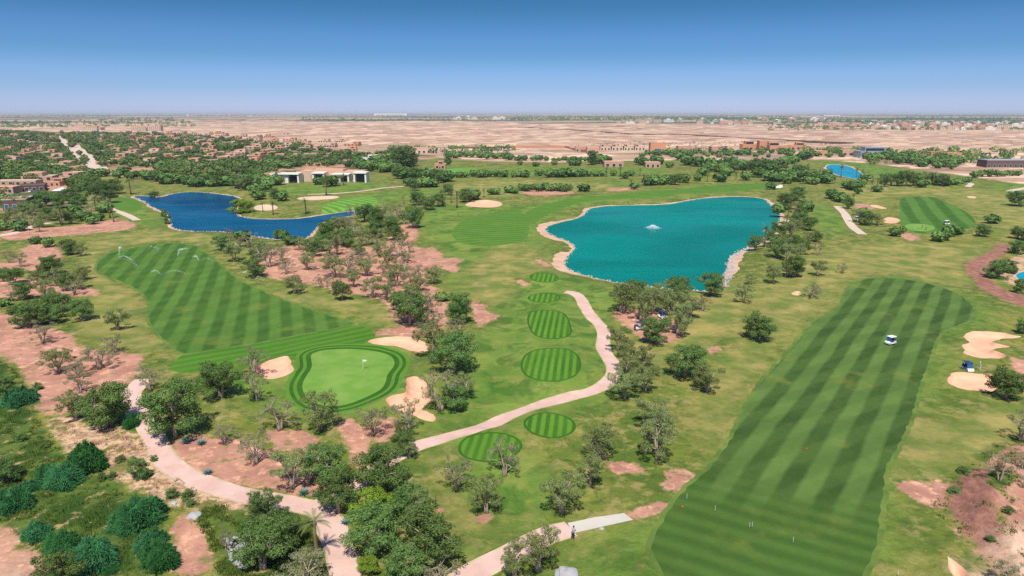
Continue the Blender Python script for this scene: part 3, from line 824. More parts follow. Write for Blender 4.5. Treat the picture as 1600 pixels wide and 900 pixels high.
def tree_proto(seed, kind):
    rg = np.random.default_rng(seed)
    mb = MB(); clumps = []
    H = 6.0
    if kind == 'olive':   ns, nc, rr, R0, zc, per, L, Wd, lo = rg.integers(2,5), 17, (.55,1.0), 2.6, .62, 560, .098, .045, .34
    elif kind == 'grey':  ns, nc, rr, R0, zc, per, L, Wd, lo = rg.integers(3,6), 19, (.38,.75), 2.7, .58, 480, .095, .037, .26
    elif kind == 'dense': ns, nc, rr, R0, zc, per, L, Wd, lo = rg.integers(2,4), 22, (.70,1.15), 2.55, .56, 500, .108, .054, .25
    elif kind == 'shrub': ns, nc, rr, R0, zc, per, L, Wd, lo = 3, 20, (.8,1.3), 2.7, .42, 420, .118, .062, .08
    elif kind == 'tall':  ns, nc, rr, R0, zc, per, L, Wd, lo = 1, 34, (.5,.9), 1.6, .55, 260, .15, .07, .12
    stems = []
    a0 = rg.uniform(0, 6.28)
    for s_ in range(ns):
        a = a0+2*math.pi*s_/ns+rg.uniform(-.4,.4)
        sp = rg.uniform(.45,1.0)*R0*.55
        top = (sp*math.cos(a), sp*math.sin(a), H*rg.uniform(.48,.62))
        if kind == 'tall': top = (.1, 0, H*.85)
        mid = (top[0]*.35+rg.uniform(-.12,.12), top[1]*.35+rg.uniform(-.12,.12), top[2]*.5)
        base = (.22*math.cos(a), .22*math.sin(a), -.15)
        th = rg.uniform(.15,.21)
        mb.tube([base, (mid[0]*.6, mid[1]*.6, mid[2]*.45), mid, top], [th*1.5, th, th*.75, th*.4], 6)
        stems.append((np.array(top), np.array(mid)))
    for i in range(nc):
        for _ in range(30):
            u = rg.uniform(0, 2*math.pi); q = rg.uniform(0,1)**.55
            zz = rg.uniform(lo, .88)
            prof = math.sqrt(max(0.05, 1-((zz-zc)/(.5 if zz > zc else .62))**2))
            c = np.array([q*R0*prof*math.cos(u), q*R0*prof*math.sin(u), zz*H])
            r = rg.uniform(*rr)
            if all(np.linalg.norm((c-k[0])) > .62*(r+k[1])*(.85 if kind in ('dense','shrub') else 1.0) for k in clumps): break
        clumps.append((c, r))
        st = min(stems, key=lambda s_: np.linalg.norm(s_[0]-c))
        s0 = st[0] if c[2] > st[0][2]*.9 else st[1]
        md = (s0+c)/2+rg.uniform(-.15,.15,3)
        mb.tube([s0, md, c], [.075, .05, .025], 5, cap=False)
    # drooping twigs at the rim of each clump
    extra = []
    for (c, r) in list(clumps):
        for _ in range(3):
            d = rg.normal(size=3); d[2] = abs(d[2])*.4; d /= np.linalg.norm(d)
            extra.append((c+d*r*.95, r*.35))
    V, Fq, T = make_clumps(clumps+extra, per, L, Wd, rg)
    return mb, (V, Fq, T)

PROTO = {}
LEAFM = {'olive':'leaf_olive','grey':'leaf_grey','dense':'leaf_dark','shrub':'leaf_dark','tall':'leaf_dark'}
def get_meshes(kind, var):
    key = (kind, var)
    if key in PROTO: return PROTO[key]
    mb, (V, Fq, T) = tree_proto(100*hash_k[kind]+var, kind)
    t = mb.build('trunk', M['bark'], None, True); tm = t.data; bpy.data.objects.remove(t)
    c = mesh_obj('crown', V, Fq, M[LEAFM[kind]], None, None, False, {'tone': ('POINT', T)}); cm = c.data; bpy.data.objects.remove(c)
    PROTO[key] = (tm, cm); return PROTO[key]
hash_k = {'olive':1,'grey':2,'dense':3,'shrub':4,'tall':5}
NVAR = {'olive':7,'grey':5,'dense':6,'shrub':3,'tall':2}

def palm_meshes():
    if 'palm' in PROTO: return PROTO['palm']
    rg = np.random.default_rng(5)
    mb = MB(); mb.tube([(0,0,-.2),(.05,.02,2),(.12,0,4.2),(.1,.05,6.2)], [.34,.26,.24,.26], 8)
    mb.tube([(.1,.05,6.0),(.1,.05,6.5)], [.42,.2], 8)
    t = mb.build('trunk', M['bark_palm'], None, True); tm = t.data; bpy.data.objects.remove(t)
    V, Fq, T = [], [], []
    for i in range(34):
        a = rg.uniform(0, 6.28); el = rg.uniform(-.5, 1.25); Lf = rg.uniform(2.1, 2.9)
        p = np.array([.1,.05,6.35]); d = np.array([math.cos(a)*math.cos(el), math.sin(a)*math.cos(el), math.sin(el)])
        side = np.array([-math.sin(a), math.cos(a), 0])
        tn = rg.uniform(0, 1)
        n = 9
        for k in range(n):
            q = p+d*Lf/n
            w = .34*math.sin(math.pi*(.12+.86*k/n))+.03
            for s_ in (-1, 1):
                for sub in (0, .5):
                    o0 = p+(q-p)*sub; tip = o0+side*s_*w+d*.28+np.array([0,0,-.10])
                    b = len(V); V += [o0, tip, o0+(q-p)*.32]; Fq.append((b, b+1, b+2)); T += [tn]*3
            p = q; d = d+np.array([0,0,-.16]); d /= np.linalg.norm(d)
    c = mesh_obj('fronds', V, Fq, M['leaf_palm'], None, None, False, {'tone': ('POINT', T)}); cm = c.data; bpy.data.objects.remove(c)
    PROTO['palm'] = (tm, cm); return PROTO['palm']

def reed_mesh(var):
    key = ('reed', var)
    if key in PROTO: return PROTO[key]
    rg = np.random.default_rng(900+var)
    n = 9500
    a = rg.uniform(0, 6.28, n); q = rg.uniform(0, 1, n)**.42
    ex = 1+.20*np.sin(a*2+var)+.16*np.sin(a*5+2*var)+.10*np.sin(a*9+var)
    x = q*2.3*ex*np.cos(a); y = q*2.1*ex*np.sin(a)
    bump = .74+.26*np.sin(x*2.6+var)*np.cos(y*2.9+var*1.7)
    top = 3.0*(np.clip(1.03-q**4, 0, 1)**.6)*bump*rg.uniform(.86, 1.06, n)
    fs = rg.uniform(0,1,n) < .45
    top = np.where(fs, top*rg.uniform(.15,1,n), top)
    bl = rg.uniform(.45, .9, n)
    bot = np.maximum(top-bl, -.1)
    ln = rg.normal(size=(n,2))*.13+np.stack([np.cos(a), np.sin(a)], 1)*(.22*q**3)[:,None]
    b0 = np.stack([x, y, bot], 1); t0 = np.stack([x+ln[:,0], y+ln[:,1], top], 1)
    s_ = np.stack([np.cos(a+1.2), np.sin(a+1.2), 0*a], 1)*.028
    dr = np.stack([ln[:,0]*1.3, ln[:,1]*1.3, rg.uniform(-.12,.12,n)], 1)
    V = np.stack([b0-s_, b0+s_, t0+s_*1.2, t0+dr, t0-s_*1.2], 1).reshape(-1, 3)
    Fq = np.arange(5*n).reshape(-1, 5)
    T = np.repeat(np.clip(rg.normal(.5, .25, n)+.15*np.sin(x*3), 0, 1), 5)
    c = mesh_obj('reeds', V, Fq, M['leaf_reed'], None, None, False, {'tone': ('POINT', T)}); cm = c.data; bpy.data.objects.remove(c)
    PROTO[key] = cm; return cm

# ------------------------------------------------------------------ trees: x, y of the foot, height in photo pixels, kind, width factor
TL = """
57,381,12,g;75,386,16,g;107,398,24,d,1.2;127,400,20,o;15,411,22,g;32,417,26,g;77,431,32,d,1.25;24,443,26,d;5,440,22,d;60,445,24,o;132,437,22,o;122,451,26,o
105,453,28,d;40,467,28,d;71,465,28,o;88,447,28,o;117,461,28,g;92,487,32,d,1.2;128,501,32,d;47,509,40,d,1.3;80,506,30,d;184,515,38,o;67,537,40,g;180,551,34,g,1.1;20,470,20,g;8,478,14,g;100,495,22,o
92,582,40,o,1.1;157,576,44,g,1.1;122,590,34,g;125,614,40,g;171,667,68,d,1.05;118,657,48,o;235,611,44,g;275,683,86,d,.9;345,622,54,d;350,693,38,g,.85;400,725,58,g,.8;437,672,52,g,1.1;500,672,58,o,.9;583,680,54,g
637,674,56,g;688,642,60,g,1.05;725,624,46,o;712,640,40,d;403,626,48,g,.8;397,582,42,g;676,563,66,o,.8;710,582,58,d;712,532,34,g;457,763,66,o;512,749,62,d;530,800,80,d,.9;600,770,88,d,1.05;632,709,36,d;640,716,28,o
640,818,60,d;678,880,104,d;583,868,86,d,.95;660,822,50,o,.8;415,812,42,d;412,888,88,d,1.1;447,858,64,d;474,925,74,g,1.15;355,860,30,g,.7;690,918,44,g;650,905,46,o;788,744,62,g,.8;713,766,54,g,.95;760,801,54,o,.8;841,892,80,o,1.0;805,905,56,o,.8
878,801,58,o,1.0;922,760,48,o,.85;936,713,52,o,1.1;1027,718,58,o,.95;1015,668,46,o;1030,690,50,o,.8;976,624,46,o;1008,612,46,o;980,580,44,o;1006,570,34,o;1070,590,48,d,1.1;1105,612,48,o,1.0;965,549,40,o,.9;1026,537,42,d,1.15
1060,523,54,o,.95;972,488,50,o,1.0;1002,501,46,o,.9;1020,490,42,o;1048,492,40,o;1060,470,36,d;1078,500,36,o;995,470,34,d;1035,470,30,o;1110,461,34,d,1.1;1098,486,26,g;1186,531,42,d,1.05;1162,473,28,o;1172,444,18,o
1180,391,24,d;1194,386,34,p;1205,380,20,d;1208,443,30,o;1240,433,34,d;1230,432,24,g;1278,431,24,o;1316,427,18,g;1268,466,26,g,1.1;1230,407,26,o;1213,402,30,d;1245,405,26,o;1255,398,22,d;1277,399,22,g;1220,395,30,o;1240,392,26,d;1275,378,18,d;1262,380,18,o
1237,372,30,o;1218,368,24,d;1228,360,26,p;1246,356,26,d;1265,360,22,d;1252,345,20,d;1232,327,26,d;1222,322,20,o;1245,314,22,d;1258,330,16,o;1215,335,16,d;1240,340,24,o;1205,296,12,d;1300,311,16,o;1310,314,14,g;1325,326,18,d;1333,318,16,p;1342,348,22,o;1356,352,22,d;1370,352,20,o;1348,340,16,o;1316,316,14,o
1398,369,14,g;1407,364,10,g;1465,377,16,d;1475,375,14,o;1480,369,16,o;1490,367,16,g;1500,366,10,g;1535,370,20,d,1.1;1550,349,14,g;1590,373,20,d;1600,376,20,d;1592,322,24,d,1.3;1570,622,48,d,1.05;1600,612,34,g;1600,522,24,d;1594,688,48,g,1.05;1562,752,48,g,.9;1598,735,30,g;1575,908,36,g,1.2;1600,760,20,g
1382,292,22,d;1370,294,16,p;1362,296,16,p;1392,290,22,o;1402,291,20,d;1415,291,24,d;1427,290,22,d;1440,293,12,d;1447,288,20,o;1458,289,20,p;1472,291,18,d;1466,288,16,o;1480,290,14,d;1493,289,10,d;1503,287,10,o;1511,285,9,g;1335,297,14,d;1325,294,12,d;1345,292,14,o;1370,300,10,d;1340,303,10,o
1522,277,10,o;1532,276,10,d;1545,276,11,d;1556,276,10,d;1566,276,9,o;1578,275,9,g;1590,275,9,d;347,391,24,d;367,409,32,o;360,377,22,g;375,386,20,g;390,386,24,g,1.1;397,433,30,d;400,408,22,d;380,376,16,o
421,417,42,g,1.1;440,408,32,g;405,400,30,o;448,428,26,g;480,422,28,o;461,459,28,o,1.1;500,449,22,g;520,459,28,g;535,469,30,d,.9;522,433,38,o,1.1;545,425,30,g;553,448,28,o;572,431,28,o;565,407,22,g;605,419,32,o;583,465,34,o,1.05;605,468,28,o
620,447,34,o;610,441,26,g;632,432,26,g;650,441,32,g;675,443,28,o,1.1;645,475,32,o;667,492,38,g;640,508,50,d;620,485,30,d;716,505,48,d,.95;676,510,30,g;652,493,22,g;527,399,38,p;515,398,26,o;480,393,22,o;468,391,20,o;490,400,24,d;503,393,26,d;440,375,16,o;455,382,14,o
510,376,30,d;543,386,26,d;555,370,32,g;575,383,26,o;560,398,18,d;610,363,26,d;630,383,22,o;618,376,24,d;637,411,24,g;622,401,28,g;592,389,26,g;530,365,28,o;520,383,20,d;600,376,20,o;585,372,26,d;640,395,20,g;550,405,20,g;578,412,22,g;600,428,22,g;632,408,18,o;655,455,28,o;690,470,14,g;640,455,20,g;610,400,22,g;590,400,18,o;535,382,26,d;545,372,18,o;528,392,20,g;565,385,20,g
645,356,34,d,.9;587,356,34,d;610,352,24,g;570,346,28,d;553,342,24,g;600,340,26,g;620,342,26,g;632,350,22,o;515,363,22,d;540,362,28,g,1.1;505,366,18,o;652,321,22,d;645,312,18,p;662,326,18,o;670,328,20,d;685,323,20,d;692,321,26,p;705,317,18,p;714,325,28,p;728,316,22,d;740,312,16,o;748,311,16,p;756,308,14,p;735,314,18,p;775,304,10,d;770,304,10,o;795,301,11,d;804,302,9,d;630,318,12,p;700,305,18,d
646,298,18,d;655,293,14,o;664,292,16,o;675,292,14,d;687,286,18,d;640,291,14,o;697,283,14,o;411,331,16,p;427,336,22,p;478,337,24,p;510,305,26,p;530,291,16,p;537,290,18,p;428,311,18,d;400,303,16,d;441,314,16,o;405,312,14,d;512,292,18,d;520,290,16,d;497,288,12,d
816,298,11,d;825,299,11,d;835,297,10,o;843,299,12,d;850,297,12,d;857,299,10,o;866,298,11,o;874,299,12,d;882,300,12,d;889,298,10,o;912,299,12,d,1.1;986,296,16,p;991,296,10,d;1005,290,18,p;1012,290,14,d;1018,289,16,d;1025,288,16,p;1033,289,14,o;1040,287,16,d;1048,288,14,p;1055,289,18,d;1062,286,14,p;1068,285,14,o;1090,283,12,d;1105,284,14,p;1125,284,14,d;1150,281,12,p;1165,282,14,d;1185,277,16,d
803,277,10,d;812,276,9,d;821,277,11,d;843,275,10,d;857,277,11,d;864,276,12,o;871,277,12,d;878,277,13,d;886,276,14,d;893,276,14,d;902,276,12,d;910,276,12,d;920,276,9,d;931,276,8,d;941,276,10,d;948,276,16,p;958,275,9,o;969,276,16,p;976,279,10,d;985,275,8,o;1000,275,12,p;788,277,11,d;775,276,10,d;763,276,10,d;752,277,12,d;740,276,11,o;727,277,9,o;718,278,10,o
813,258,7,d;837,260,7,d;866,258,8,d;895,259,9,d;903,259,9,d;1046,262,9,d;925,258,24,t;933,256,16,d;940,256,14,d;948,255,12,d;629,262,36,t,1.5;640,260,30,t,1.5;621,256,20,d;610,255,16,d;598,262,14,d;590,258,16,d;700,258,20,t;1002,258,14,d;1022,256,13,d;1030,257,12,d;1060,250,12,d;1075,258,14,d;1090,260,16,d;1110,262,16,d;1130,262,18,d;1145,261,16,d;1160,266,16,d;1175,270,18,d;1190,268,18,d;1205,268,18,d;1120,275,14,p;1135,274,14,d;1098,274,12,d
1215,275,18,d;1228,276,16,p;1240,280,16,d;1252,276,18,d;1266,278,14,d;1280,279,14,p;1292,276,12,d;1222,262,16,d;1238,256,14,d;1255,250,14,d;1262,248,12,d;1213,284,14,o;1245,271,14,d;1230,287,12,d;1262,268,12,p;1314,276,18,p;1338,276,14,p;1347,280,14,p;1352,283,12,d;1290,286,10,p
205,305,26,p;172,317,22,d;160,310,28,d;180,303,24,d;155,320,18,o;147,297,22,d;162,300,20,d;140,303,20,d;125,325,20,d;110,318,26,d,1.2;95,325,24,d;72,322,24,d,1.2;60,330,20,d;45,335,22,d;22,342,20,o;10,350,20,o;30,352,22,g;50,352,22,g;66,355,24,o;95,350,28,o;78,345,22,d;112,350,20,d;32,360,16,o;62,362,18,o;97,352,30,p;142,336,20,g;150,330,24,p;172,341,30,p;178,347,22,p;130,345,16,o;118,335,16,d;145,350,12,d;165,332,16,g;155,345,12,o;5,360,14,o
"""
trees = []
for tok in TL.replace('\n', ';').split(';'):
    if not tok.strip(): continue
    q = tok.split(',')
    trees.append([float(q[0]), float(q[1]), float(q[2])*(.76 if float(q[2]) > 75 and float(q[1]) > 740 else (.88 if float(q[1]) > 740 and float(q[2]) > 50 and float(q[0]) < 700 else 1)), q[3], float(q[4]) if len(q) > 4 else 1.0])
KND = {'o':'olive','g':'grey','d':'dense','p':'palm','t':'tall'}
def rowt(x0, y0, x1, y1, n, h, kinds='d', jx=3, jy=1.0):
    for i in range(n):
        t = (i+.5)/n
        trees.append([x0+(x1-x0)*t+random.uniform(-jx,jx), y0+(y1-y0)*t+random.uniform(-jy,jy), h*random.uniform(.75,1.25), random.choice(kinds), random.uniform(.9,1.3)])
rowt(235,283,345,292,18,15,'dddo',4,3); rowt(345,290,420,300,14,16,'dddo',3,4); rowt(380,283,440,290,9,14,'ddo')
rowt(140,272,235,280,8,12,'ddo',4,3); rowt(250,262,460,262,22,10,'ddo',4,3); rowt(560,262,640,276,10,16,'ddo',4,3)
rowt(620,277,700,282,12,16,'dd',3,2); rowt(700,246,800,250,12,9,'ddo',3,1.5); rowt(760,243,800,244,6,6,'d')
rowt(800,251,935,253,16,7,'ddo',3,1); rowt(1000,243,1340,243,40,8,'ddo',4,4); rowt(1345,247,1500,262,36,11,'ddog',4,5)
rowt(1200,282,1290,286,12,14,'ddo',4,3); rowt(1100,266,1210,268,14,15,'dd',4,4)
rowt(0,310,60,345,8,18,'doo',5,3)

# ------------------------------------------------------------------ landmarks used to describe where a tree stands
LMK = [
 (850,437,'the smallest striped tee'),(850,470,'the thin oval tee at the path head'),(858,510,'the square striped tee'),(860,577,'the big round striped tee'),(858,670,'the oval tee below the path bend'),(765,703,'the wide tee beside the lower grove'),
 (555,595,'the ringed putting green'),(625,540,'the long bunker above the green'),(428,578,'the small bunker beside the green'),(640,640,'the sand hollow under the green'),
 (1545,540,'the forked bunker'),(1515,598,'the bunker beside the parked cart'),(1395,533,'the cart on the striped fairway'),(1390,680,'the striped fairway edge'),
 (936,810,'the grey path slab'),(720,900,'the path stub at the picture edge'),(505,800,'the path junction'),(540,880,'the path leaving the junction'),(300,745,'the pale path curve'),(213,610,'the narrow path bridge'),
 (150,740,'the reed hollow'),(50,790,'the reed bank'),(240,840,'the long reed bed'),(370,870,'the grey rock patch'),(940,530,'the path bend among the tees'),(965,585,'the lowest path bend'),
 (1040,500,'the sandy picnic grove'),(1000,460,'the picnic grove edge at the lake'),(1110,455,'the lake corner with white foam'),(1165,460,'the lake stone embankment'),(1065,740,'the bare soil square'),(975,722,'the bare soil strip'),
 (1180,520,'the lone meadow tree spot'),(1250,459,'the tiny meadow bunker'),(1300,430,'the open meadow top'),(1200,395,'the turquoise lake east shore'),(1230,360,'the palm clump by the turquoise lake'),(1235,320,'the turquoise lake inlet corner'),
 (1325,345,'the short winding path'),(1360,322,'the thin bunker by the winding path'),(1435,357,'the green with two golfers'),(1390,345,'the dry bunker under the winding path'),(1530,357,'the faraway striped fairway'),(1575,400,'the brown dirt track bend'),(1595,300,'the distant path end'),
 (1325,268,'the small far pond'),(1410,286,'the tree belt beyond the far pond'),(1480,286,'the thin end of the tree belt'),(1560,270,'the long dark building'),(1365,240,'the grey unfinished villa'),(1450,250,'the low brown villas'),
 (1560,720,'the dirt bank rim'),(1520,800,'the ploughed dirt bank'),(1600,620,'the soil strip behind the bunkers'),
 (350,380,'the blue lake south bank'),(440,380,'the blue lake foot'),(490,362,'the rocky tip of the blue lake'),(560,337,'the blue lake tail'),(420,330,'the white bunker by the blue lake'),(500,310,'the long bunker below the clubhouse'),
 (510,280,'the terracotta clubhouse'),(420,285,'the clubhouse wing'),(570,270,'the clubhouse end pavilion'),(630,250,'the giant poplars'),(662,270,'the white tower'),(690,315,'the palm row above the fairway'),(757,318,'the round bunker past the palms'),
 (480,420,'the red soil grove west end'),(540,440,'the red soil grove lower rim'),(600,455,'the red soil grove heart'),(650,430,'the bald red clearing'),(680,480,'the red grove tongue'),(640,395,'the red grove top corner'),(590,385,'the grove crest'),(560,405,'the grove path'),(520,385,'the grove by the blue lake'),
 (755,485,'the bare sandy scar'),(180,510,'the left fairway bulge'),(90,500,'the dark oak stand'),(110,450,'the brown soil orchard'),(60,410,'the orchard top'),(20,440,'the orchard rim'),(50,550,'the pink dirt slope'),(130,580,'the slope foot'),(95,650,'the slope end'),
 (105,385,'the dirt road'),(50,345,'the scrub by the dirt road'),(200,330,'the short lawn path'),(160,310,'the lawn by the blue lake inlet'),(90,295,'the white canopy'),(30,320,'the blue glass house'),(90,330,'the scrub beneath the canopy'),(250,290,'the trees above the blue lake'),(330,290,'the bank above the blue lake'),(190,272,'the mown field'),
 (300,262,'the car park'),(400,262,'the villa fringe'),(850,297,'the soil island copse'),(912,297,'the lone copse tree'),(990,292,'the twin palm spot'),(1035,285,'the dense palm copse'),(1125,280,'the palms above the turquoise lake'),(870,276,'the hedge of dark trees'),(960,276,'the sparse palm line'),(780,276,'the start of the tree hedge'),(840,258,'the far strip of fairway'),(940,255,'the resort garden'),(1030,257,'the red resort house'),(1130,262,'the evergreen thicket'),(1200,268,'the evergreen thicket end'),(1250,275,'the woods near the far pond'),(1100,243,'the resort villas'),(1250,243,'the orange villas'),(740,248,'the walled field'),(820,252,'the perimeter wall'),
]
LXY = np.array([(a, b) for a, b, _ in LMK], float)
NUM = ['first','second','third','fourth','fifth','sixth','seventh','eighth','ninth','tenth','eleventh','twelfth','thirteenth','fourteenth','fifteenth','sixteenth','seventeenth','eighteenth','nineteenth','twentieth']
def describe(items, look, noun):
    """unique label for each item (x, y, h, kind): look + place by the landmark it stands nearest to"""
    by = {}
    for i, it in enumerate(items):
        d = ((LXY-np.array([it[0], it[1]]))*np.array([1, 1.6]))
        k = int(np.argmin((d*d).sum(1)))
        by.setdefault((look(it), k), []).append(i)
    out = [None]*len(items)
    for (lk, k), idx in by.items():
        ph = LMK[k][2]
        if len(idx) == 1: out[idx[0]] = '%s %s, alone by %s' % (lk, noun, ph); continue
        if len(idx) == 2:
            a, b = sorted(idx, key=lambda i: -items[i][1])
            out[a] = '%s %s lower of two by %s' % (lk, noun, ph)
            out[b] = '%s %s higher of two by %s' % (lk, noun, ph); continue
        hi = max(idx, key=lambda i: items[i][2]); rest = [i for i in idx if i != hi]
        out[hi] = '%s %s, tallest such one by %s' % (lk, noun, ph)
        rest.sort(key=lambda i: items[i][0])
        for n, i in enumerate(rest):
            pos = 'leftmost' if n == 0 else ('rightmost' if n == len(rest)-1 else '%s from left' % NUM[n % 20])
            out[i] = '%s %s by %s, %s' % (lk, noun, ph, pos)
    return out

LOOK = {'o':'grey-green olive','g':'sparse silvery olive','d':'dense dark green','t':'tall slender','p':'green'}
main = [t for t in trees if t[3] != 'p']
main.sort(key=lambda t: -t[2])
small = main[295:]; main = main[:295]
labs = describe(main, lambda t: LOOK[t[3]], 'tree')
COPY_PARTS = {}
def place_tree(t, label):
    px, py, hp, kd, wf = t
    kind = KND[kd]
    x, y, z = at(px, py)
    Hm = hp*mscale(px, py)/math.cos(math.atan2(CAMZ, math.hypot(x, y)))*1.02
    rz = random.uniform(0, 6.28)
    s = Hm/6.0
    if kind == 'palm':
        tm, cm = palm_meshes(); s = Hm/7.6
    else:
        tm, cm = get_meshes(kind, random.randrange(NVAR[kind]))
    w = s*wf*random.uniform(.94, 1.08)
    if kind != 'palm': w *= 1.04
    w = min(w, s*1.4)
    o = empty({'palm':'palm_tree','tall':'poplar_tree','olive':'olive_tree','grey':'olive_tree'}.get(kind, 'broadleaf_tree'), (x, y, z-.05), rz, (w, w*random.uniform(.92,1.08), s))
    for nm, me in (('trunk', tm), ('fronds' if kind == 'palm' else 'crown', cm)):
        c = bpy.data.objects.new(nm, me); c.parent = o; COL.objects.link(c)
    tag(o, label, 'palm tree' if kind == 'palm' else 'tree', 'palms on the golf course' if kind == 'palm' else 'trees on the golf course')
    return o
for t, lb in zip(main, labs): place_tree(t, lb)
palms = [t for t in trees if t[3] == 'p']
palms.append([496,872,62,'p',1.1])
plabs = describe(palms, lambda t: 'feathery green', 'palm')
for t, lb in zip(palms, plabs): place_tree(t, lb)

# reeds and shrubs
RL = [(118,742,22,28,'small reed lobe tucked between the big dome and the low reeds'),(232,806,34,40,'narrow reed lobe at the top of the long reed bed'),(124,876,26,34,'low reed lobe between middle and fat clumps of the reed bank'),(34,634,36,38,'wide blue-green reed clump on the dark slope rim'),(138,737,54,50,'largest dome of blue-green reeds beside the pale path'),(100,757,34,56,'low spreading reed clump touching the big reed dome'),(72,748,26,30,'narrow reed clump between the low reeds and the dark bush'),
 (48,768,22,26,'small reed tuft beside the dark round bush'),(20,798,42,50,'bushy reed clump at the picture edge under the dark bush'),(218,826,56,60,'tall reed clump heading the long reed bed'),(236,858,36,40,'middle clump of the long reed bed'),(252,888,52,48,'reed clump ending the long reed bed'),
 (60,842,32,40,'reed clump at the upper end of the reed bank'),(100,862,36,50,'reed clump in the middle of the reed bank'),(148,885,50,66,'fat reed clump at the lower end of the reed bank'),(206,669,28,22,'round green bush at the narrow path bend'),(172,897,16,20,'little reed tuft below the reed bank')]
for i, (px, py, hp, wp, lb) in enumerate(RL):
    x, y, z = at(px, py-hp*.12); hp *= .8; k = mscale(px, py)
    o = bpy.data.objects.new('reed_clump', reed_mesh(i % 4)); COL.objects.link(o)
    o.location = (x, y, z-.1); o.scale = (wp*k/4.9, wp*k/5.2, hp*k*1.05/3.0); o.rotation_euler.z = random.uniform(0,6)
    tag(o, lb, 'reeds' if 'bush' not in lb else 'bush', 'reed clumps in the green hollow')
SL = [(188,722,10,16,'shrub',0,'small bush on the rubble between reeds and path'),(232,745,9,14,'shrub',0,'little bush hugging the path above the rubble bush'),(300,790,9,18,'shrub',0,'low bush just above the flat slab stone'),(255,812,9,16,'shrub',0,'low bush on the bare ridge beside the reed bed'),(320,822,8,14,'shrub',0,'tiny bush on the bare ridge near the slab stone'),(30,690,12,22,'shrub',0,'flat bush on the dark grassy slope'),
 (70,700,8,16,'shrub',0,'small bush low on the dark grassy slope'),(1492,770,8,22,'shrub',0,'weedy bush at the foot of the dirt bank'),(1575,800,9,18,'shrub',0,'green weed bush on the dirt bank top'),(1548,845,8,16,'shrub',0,'green weed bush lower on the dirt bank'),(12,757,40,44,'shrub',0,'dark round bush at the picture edge above the reeds'),(218,750,34,34,'shrub',0,'green bush on the rubble slope beside the pale path'),(92,930,62,76,'shrub',0,'big dark bush cut off by the lower picture edge'),
 (268,779,16,22,'shrub',0,'low green bush on rubble under the path curve'),(293,780,14,20,'shrub',0,'low green bush closest to the path curve'),(160,752,14,14,'shrub',0,'little bush at the foot of the big reed dome'),
 (585,824,58,78,'shrub',1,'bright yellow-green rounded shrub in the junction grove'),(576,898,28,40,'shrub',1,'bright green low bush beside the path at the grove end'),(632,915,60,66,'shrub',0,'dark green bush between the two big grove trees'),
 (395,627,16,12,'shrub',0,'tiny shrub beside the sparse olive by the small bunker'),(1557,437,28,40,'shrub',0,'spreading scrub bush on the dirt island by the track'),(1575,428,20,26,'shrub',0,'scrub bush beside the tiny corner pond'),(1594,460,22,22,'shrub',0,'scrub bush where the dirt track leaves the picture'),
 (1590,398,20,30,'shrub',0,'brown green bush above the dirt track bend'),(1505,740,10,20,'shrub',0,'dark low bush on the dirt bank rim'),(1485,370,8,14,'shrub',0,'small bush beside the far striped fairway'),(372,336,22,30,'shrub',1,'leafy green bush on the point of the blue lake'),(388,334,18,22,'shrub',1,'leafy bush just behind the blue lake point'),
 (263,352,18,12,'shrub',0,'dark bush on the blue lake rim'),(256,340,12,9,'shrub',0,'small dark bush above the lake rim bush'),(240,308,8,20,'shrub',0,'flat green bush on the blue lake far bank'),(210,782,10,14,'shrub',0,'scattered bush on the rubble strip'),
 (60,610,12,14,'shrub',0,'little bush on the scrubby slope edge'),(12,620,30,30,'shrub',0,'dark bush under the pink slope at the picture edge'),(175,748,10,16,'shrub',0,'low bush between reed dome and rubble'),(242,720,8,12,'shrub',0,'tiny bush on the path verge')]
for (px, py, hp, wp, kd, lime, lb) in SL:
    x, y, z = at(px, py-hp*.1); k = mscale(px, py)
    tm, cm = get_meshes('shrub', random.randrange(3))
    o = empty('shrub', (x, y, z-.1), random.uniform(0,6), (wp*k/6.2, wp*k/6.2, hp*k*1.05/5.6))
    if lime:
        if 'lime' not in PROTO:
            PROTO['lime'] = cm.copy(); PROTO['lime'].materials[0] = M['leaf_lime']
        cm = PROTO['lime']
    for nm, me in (('trunk', tm), ('crown', cm)):
        c = bpy.data.objects.new(nm, me); c.parent = o; COL.objects.link(c)
    tag(o, lb, 'shrub', 'shrubs of the dry ground')

# agaves
def agave_mesh():
    rg = np.random.default_rng(3); mb = MB()
    for i in range(26):
        a = i*2.4; el = .25+.9*(i/26); L = .9-.25*(i/26)
        d = Vector((math.cos(a)*math.cos(el), math.sin(a)*math.cos(el), math.sin(el))); s_ = Vector((-math.sin(a), math.cos(a), 0))
        p0 = d*.05; p1 = d*L*.45+Vector((0,0,-.02)); p2 = d*L+Vector((0,0,.06))
        mb.add([p0-s_*.07, p0+s_*.07, p1+s_*.10, p2, p1-s_*.10, p1+Vector((0,0,-.05))], [(0,1,2,5),(0,5,4),(5,2,3),(5,3,4)])
    o = mb.build('agave', M['agave']); me = o.data; bpy.data.objects.remove(o); return me
am = agave_mesh()
for (px, py, hp, lb) in [(291,692,14,'blue-green agave beside the trunk of the big dark tree'),(315,694,12,'small agave on bare soil between two trees'),(325,740,12,'agave on the bare soil above the path curve'),(475,772,14,'agave at the soil edge by the path junction'),(493,775,8,'tiny agave closest to the path junction'),(540,818,12,'agave on the verge of the path below the junction'),(548,835,9,'smaller agave further down the path verge')]:
    x, y, z = at(px, py); k = mscale(px, py)
    o = bpy.data.objects.new('agave', am); COL.objects.link(o); o.location = (x, y, z); s = hp*k/.95
    o.scale = (s, s, s); o.rotation_euler.z = random.uniform(0,6)
    tag(o, lb, 'agave', 'agaves on the bare soil')

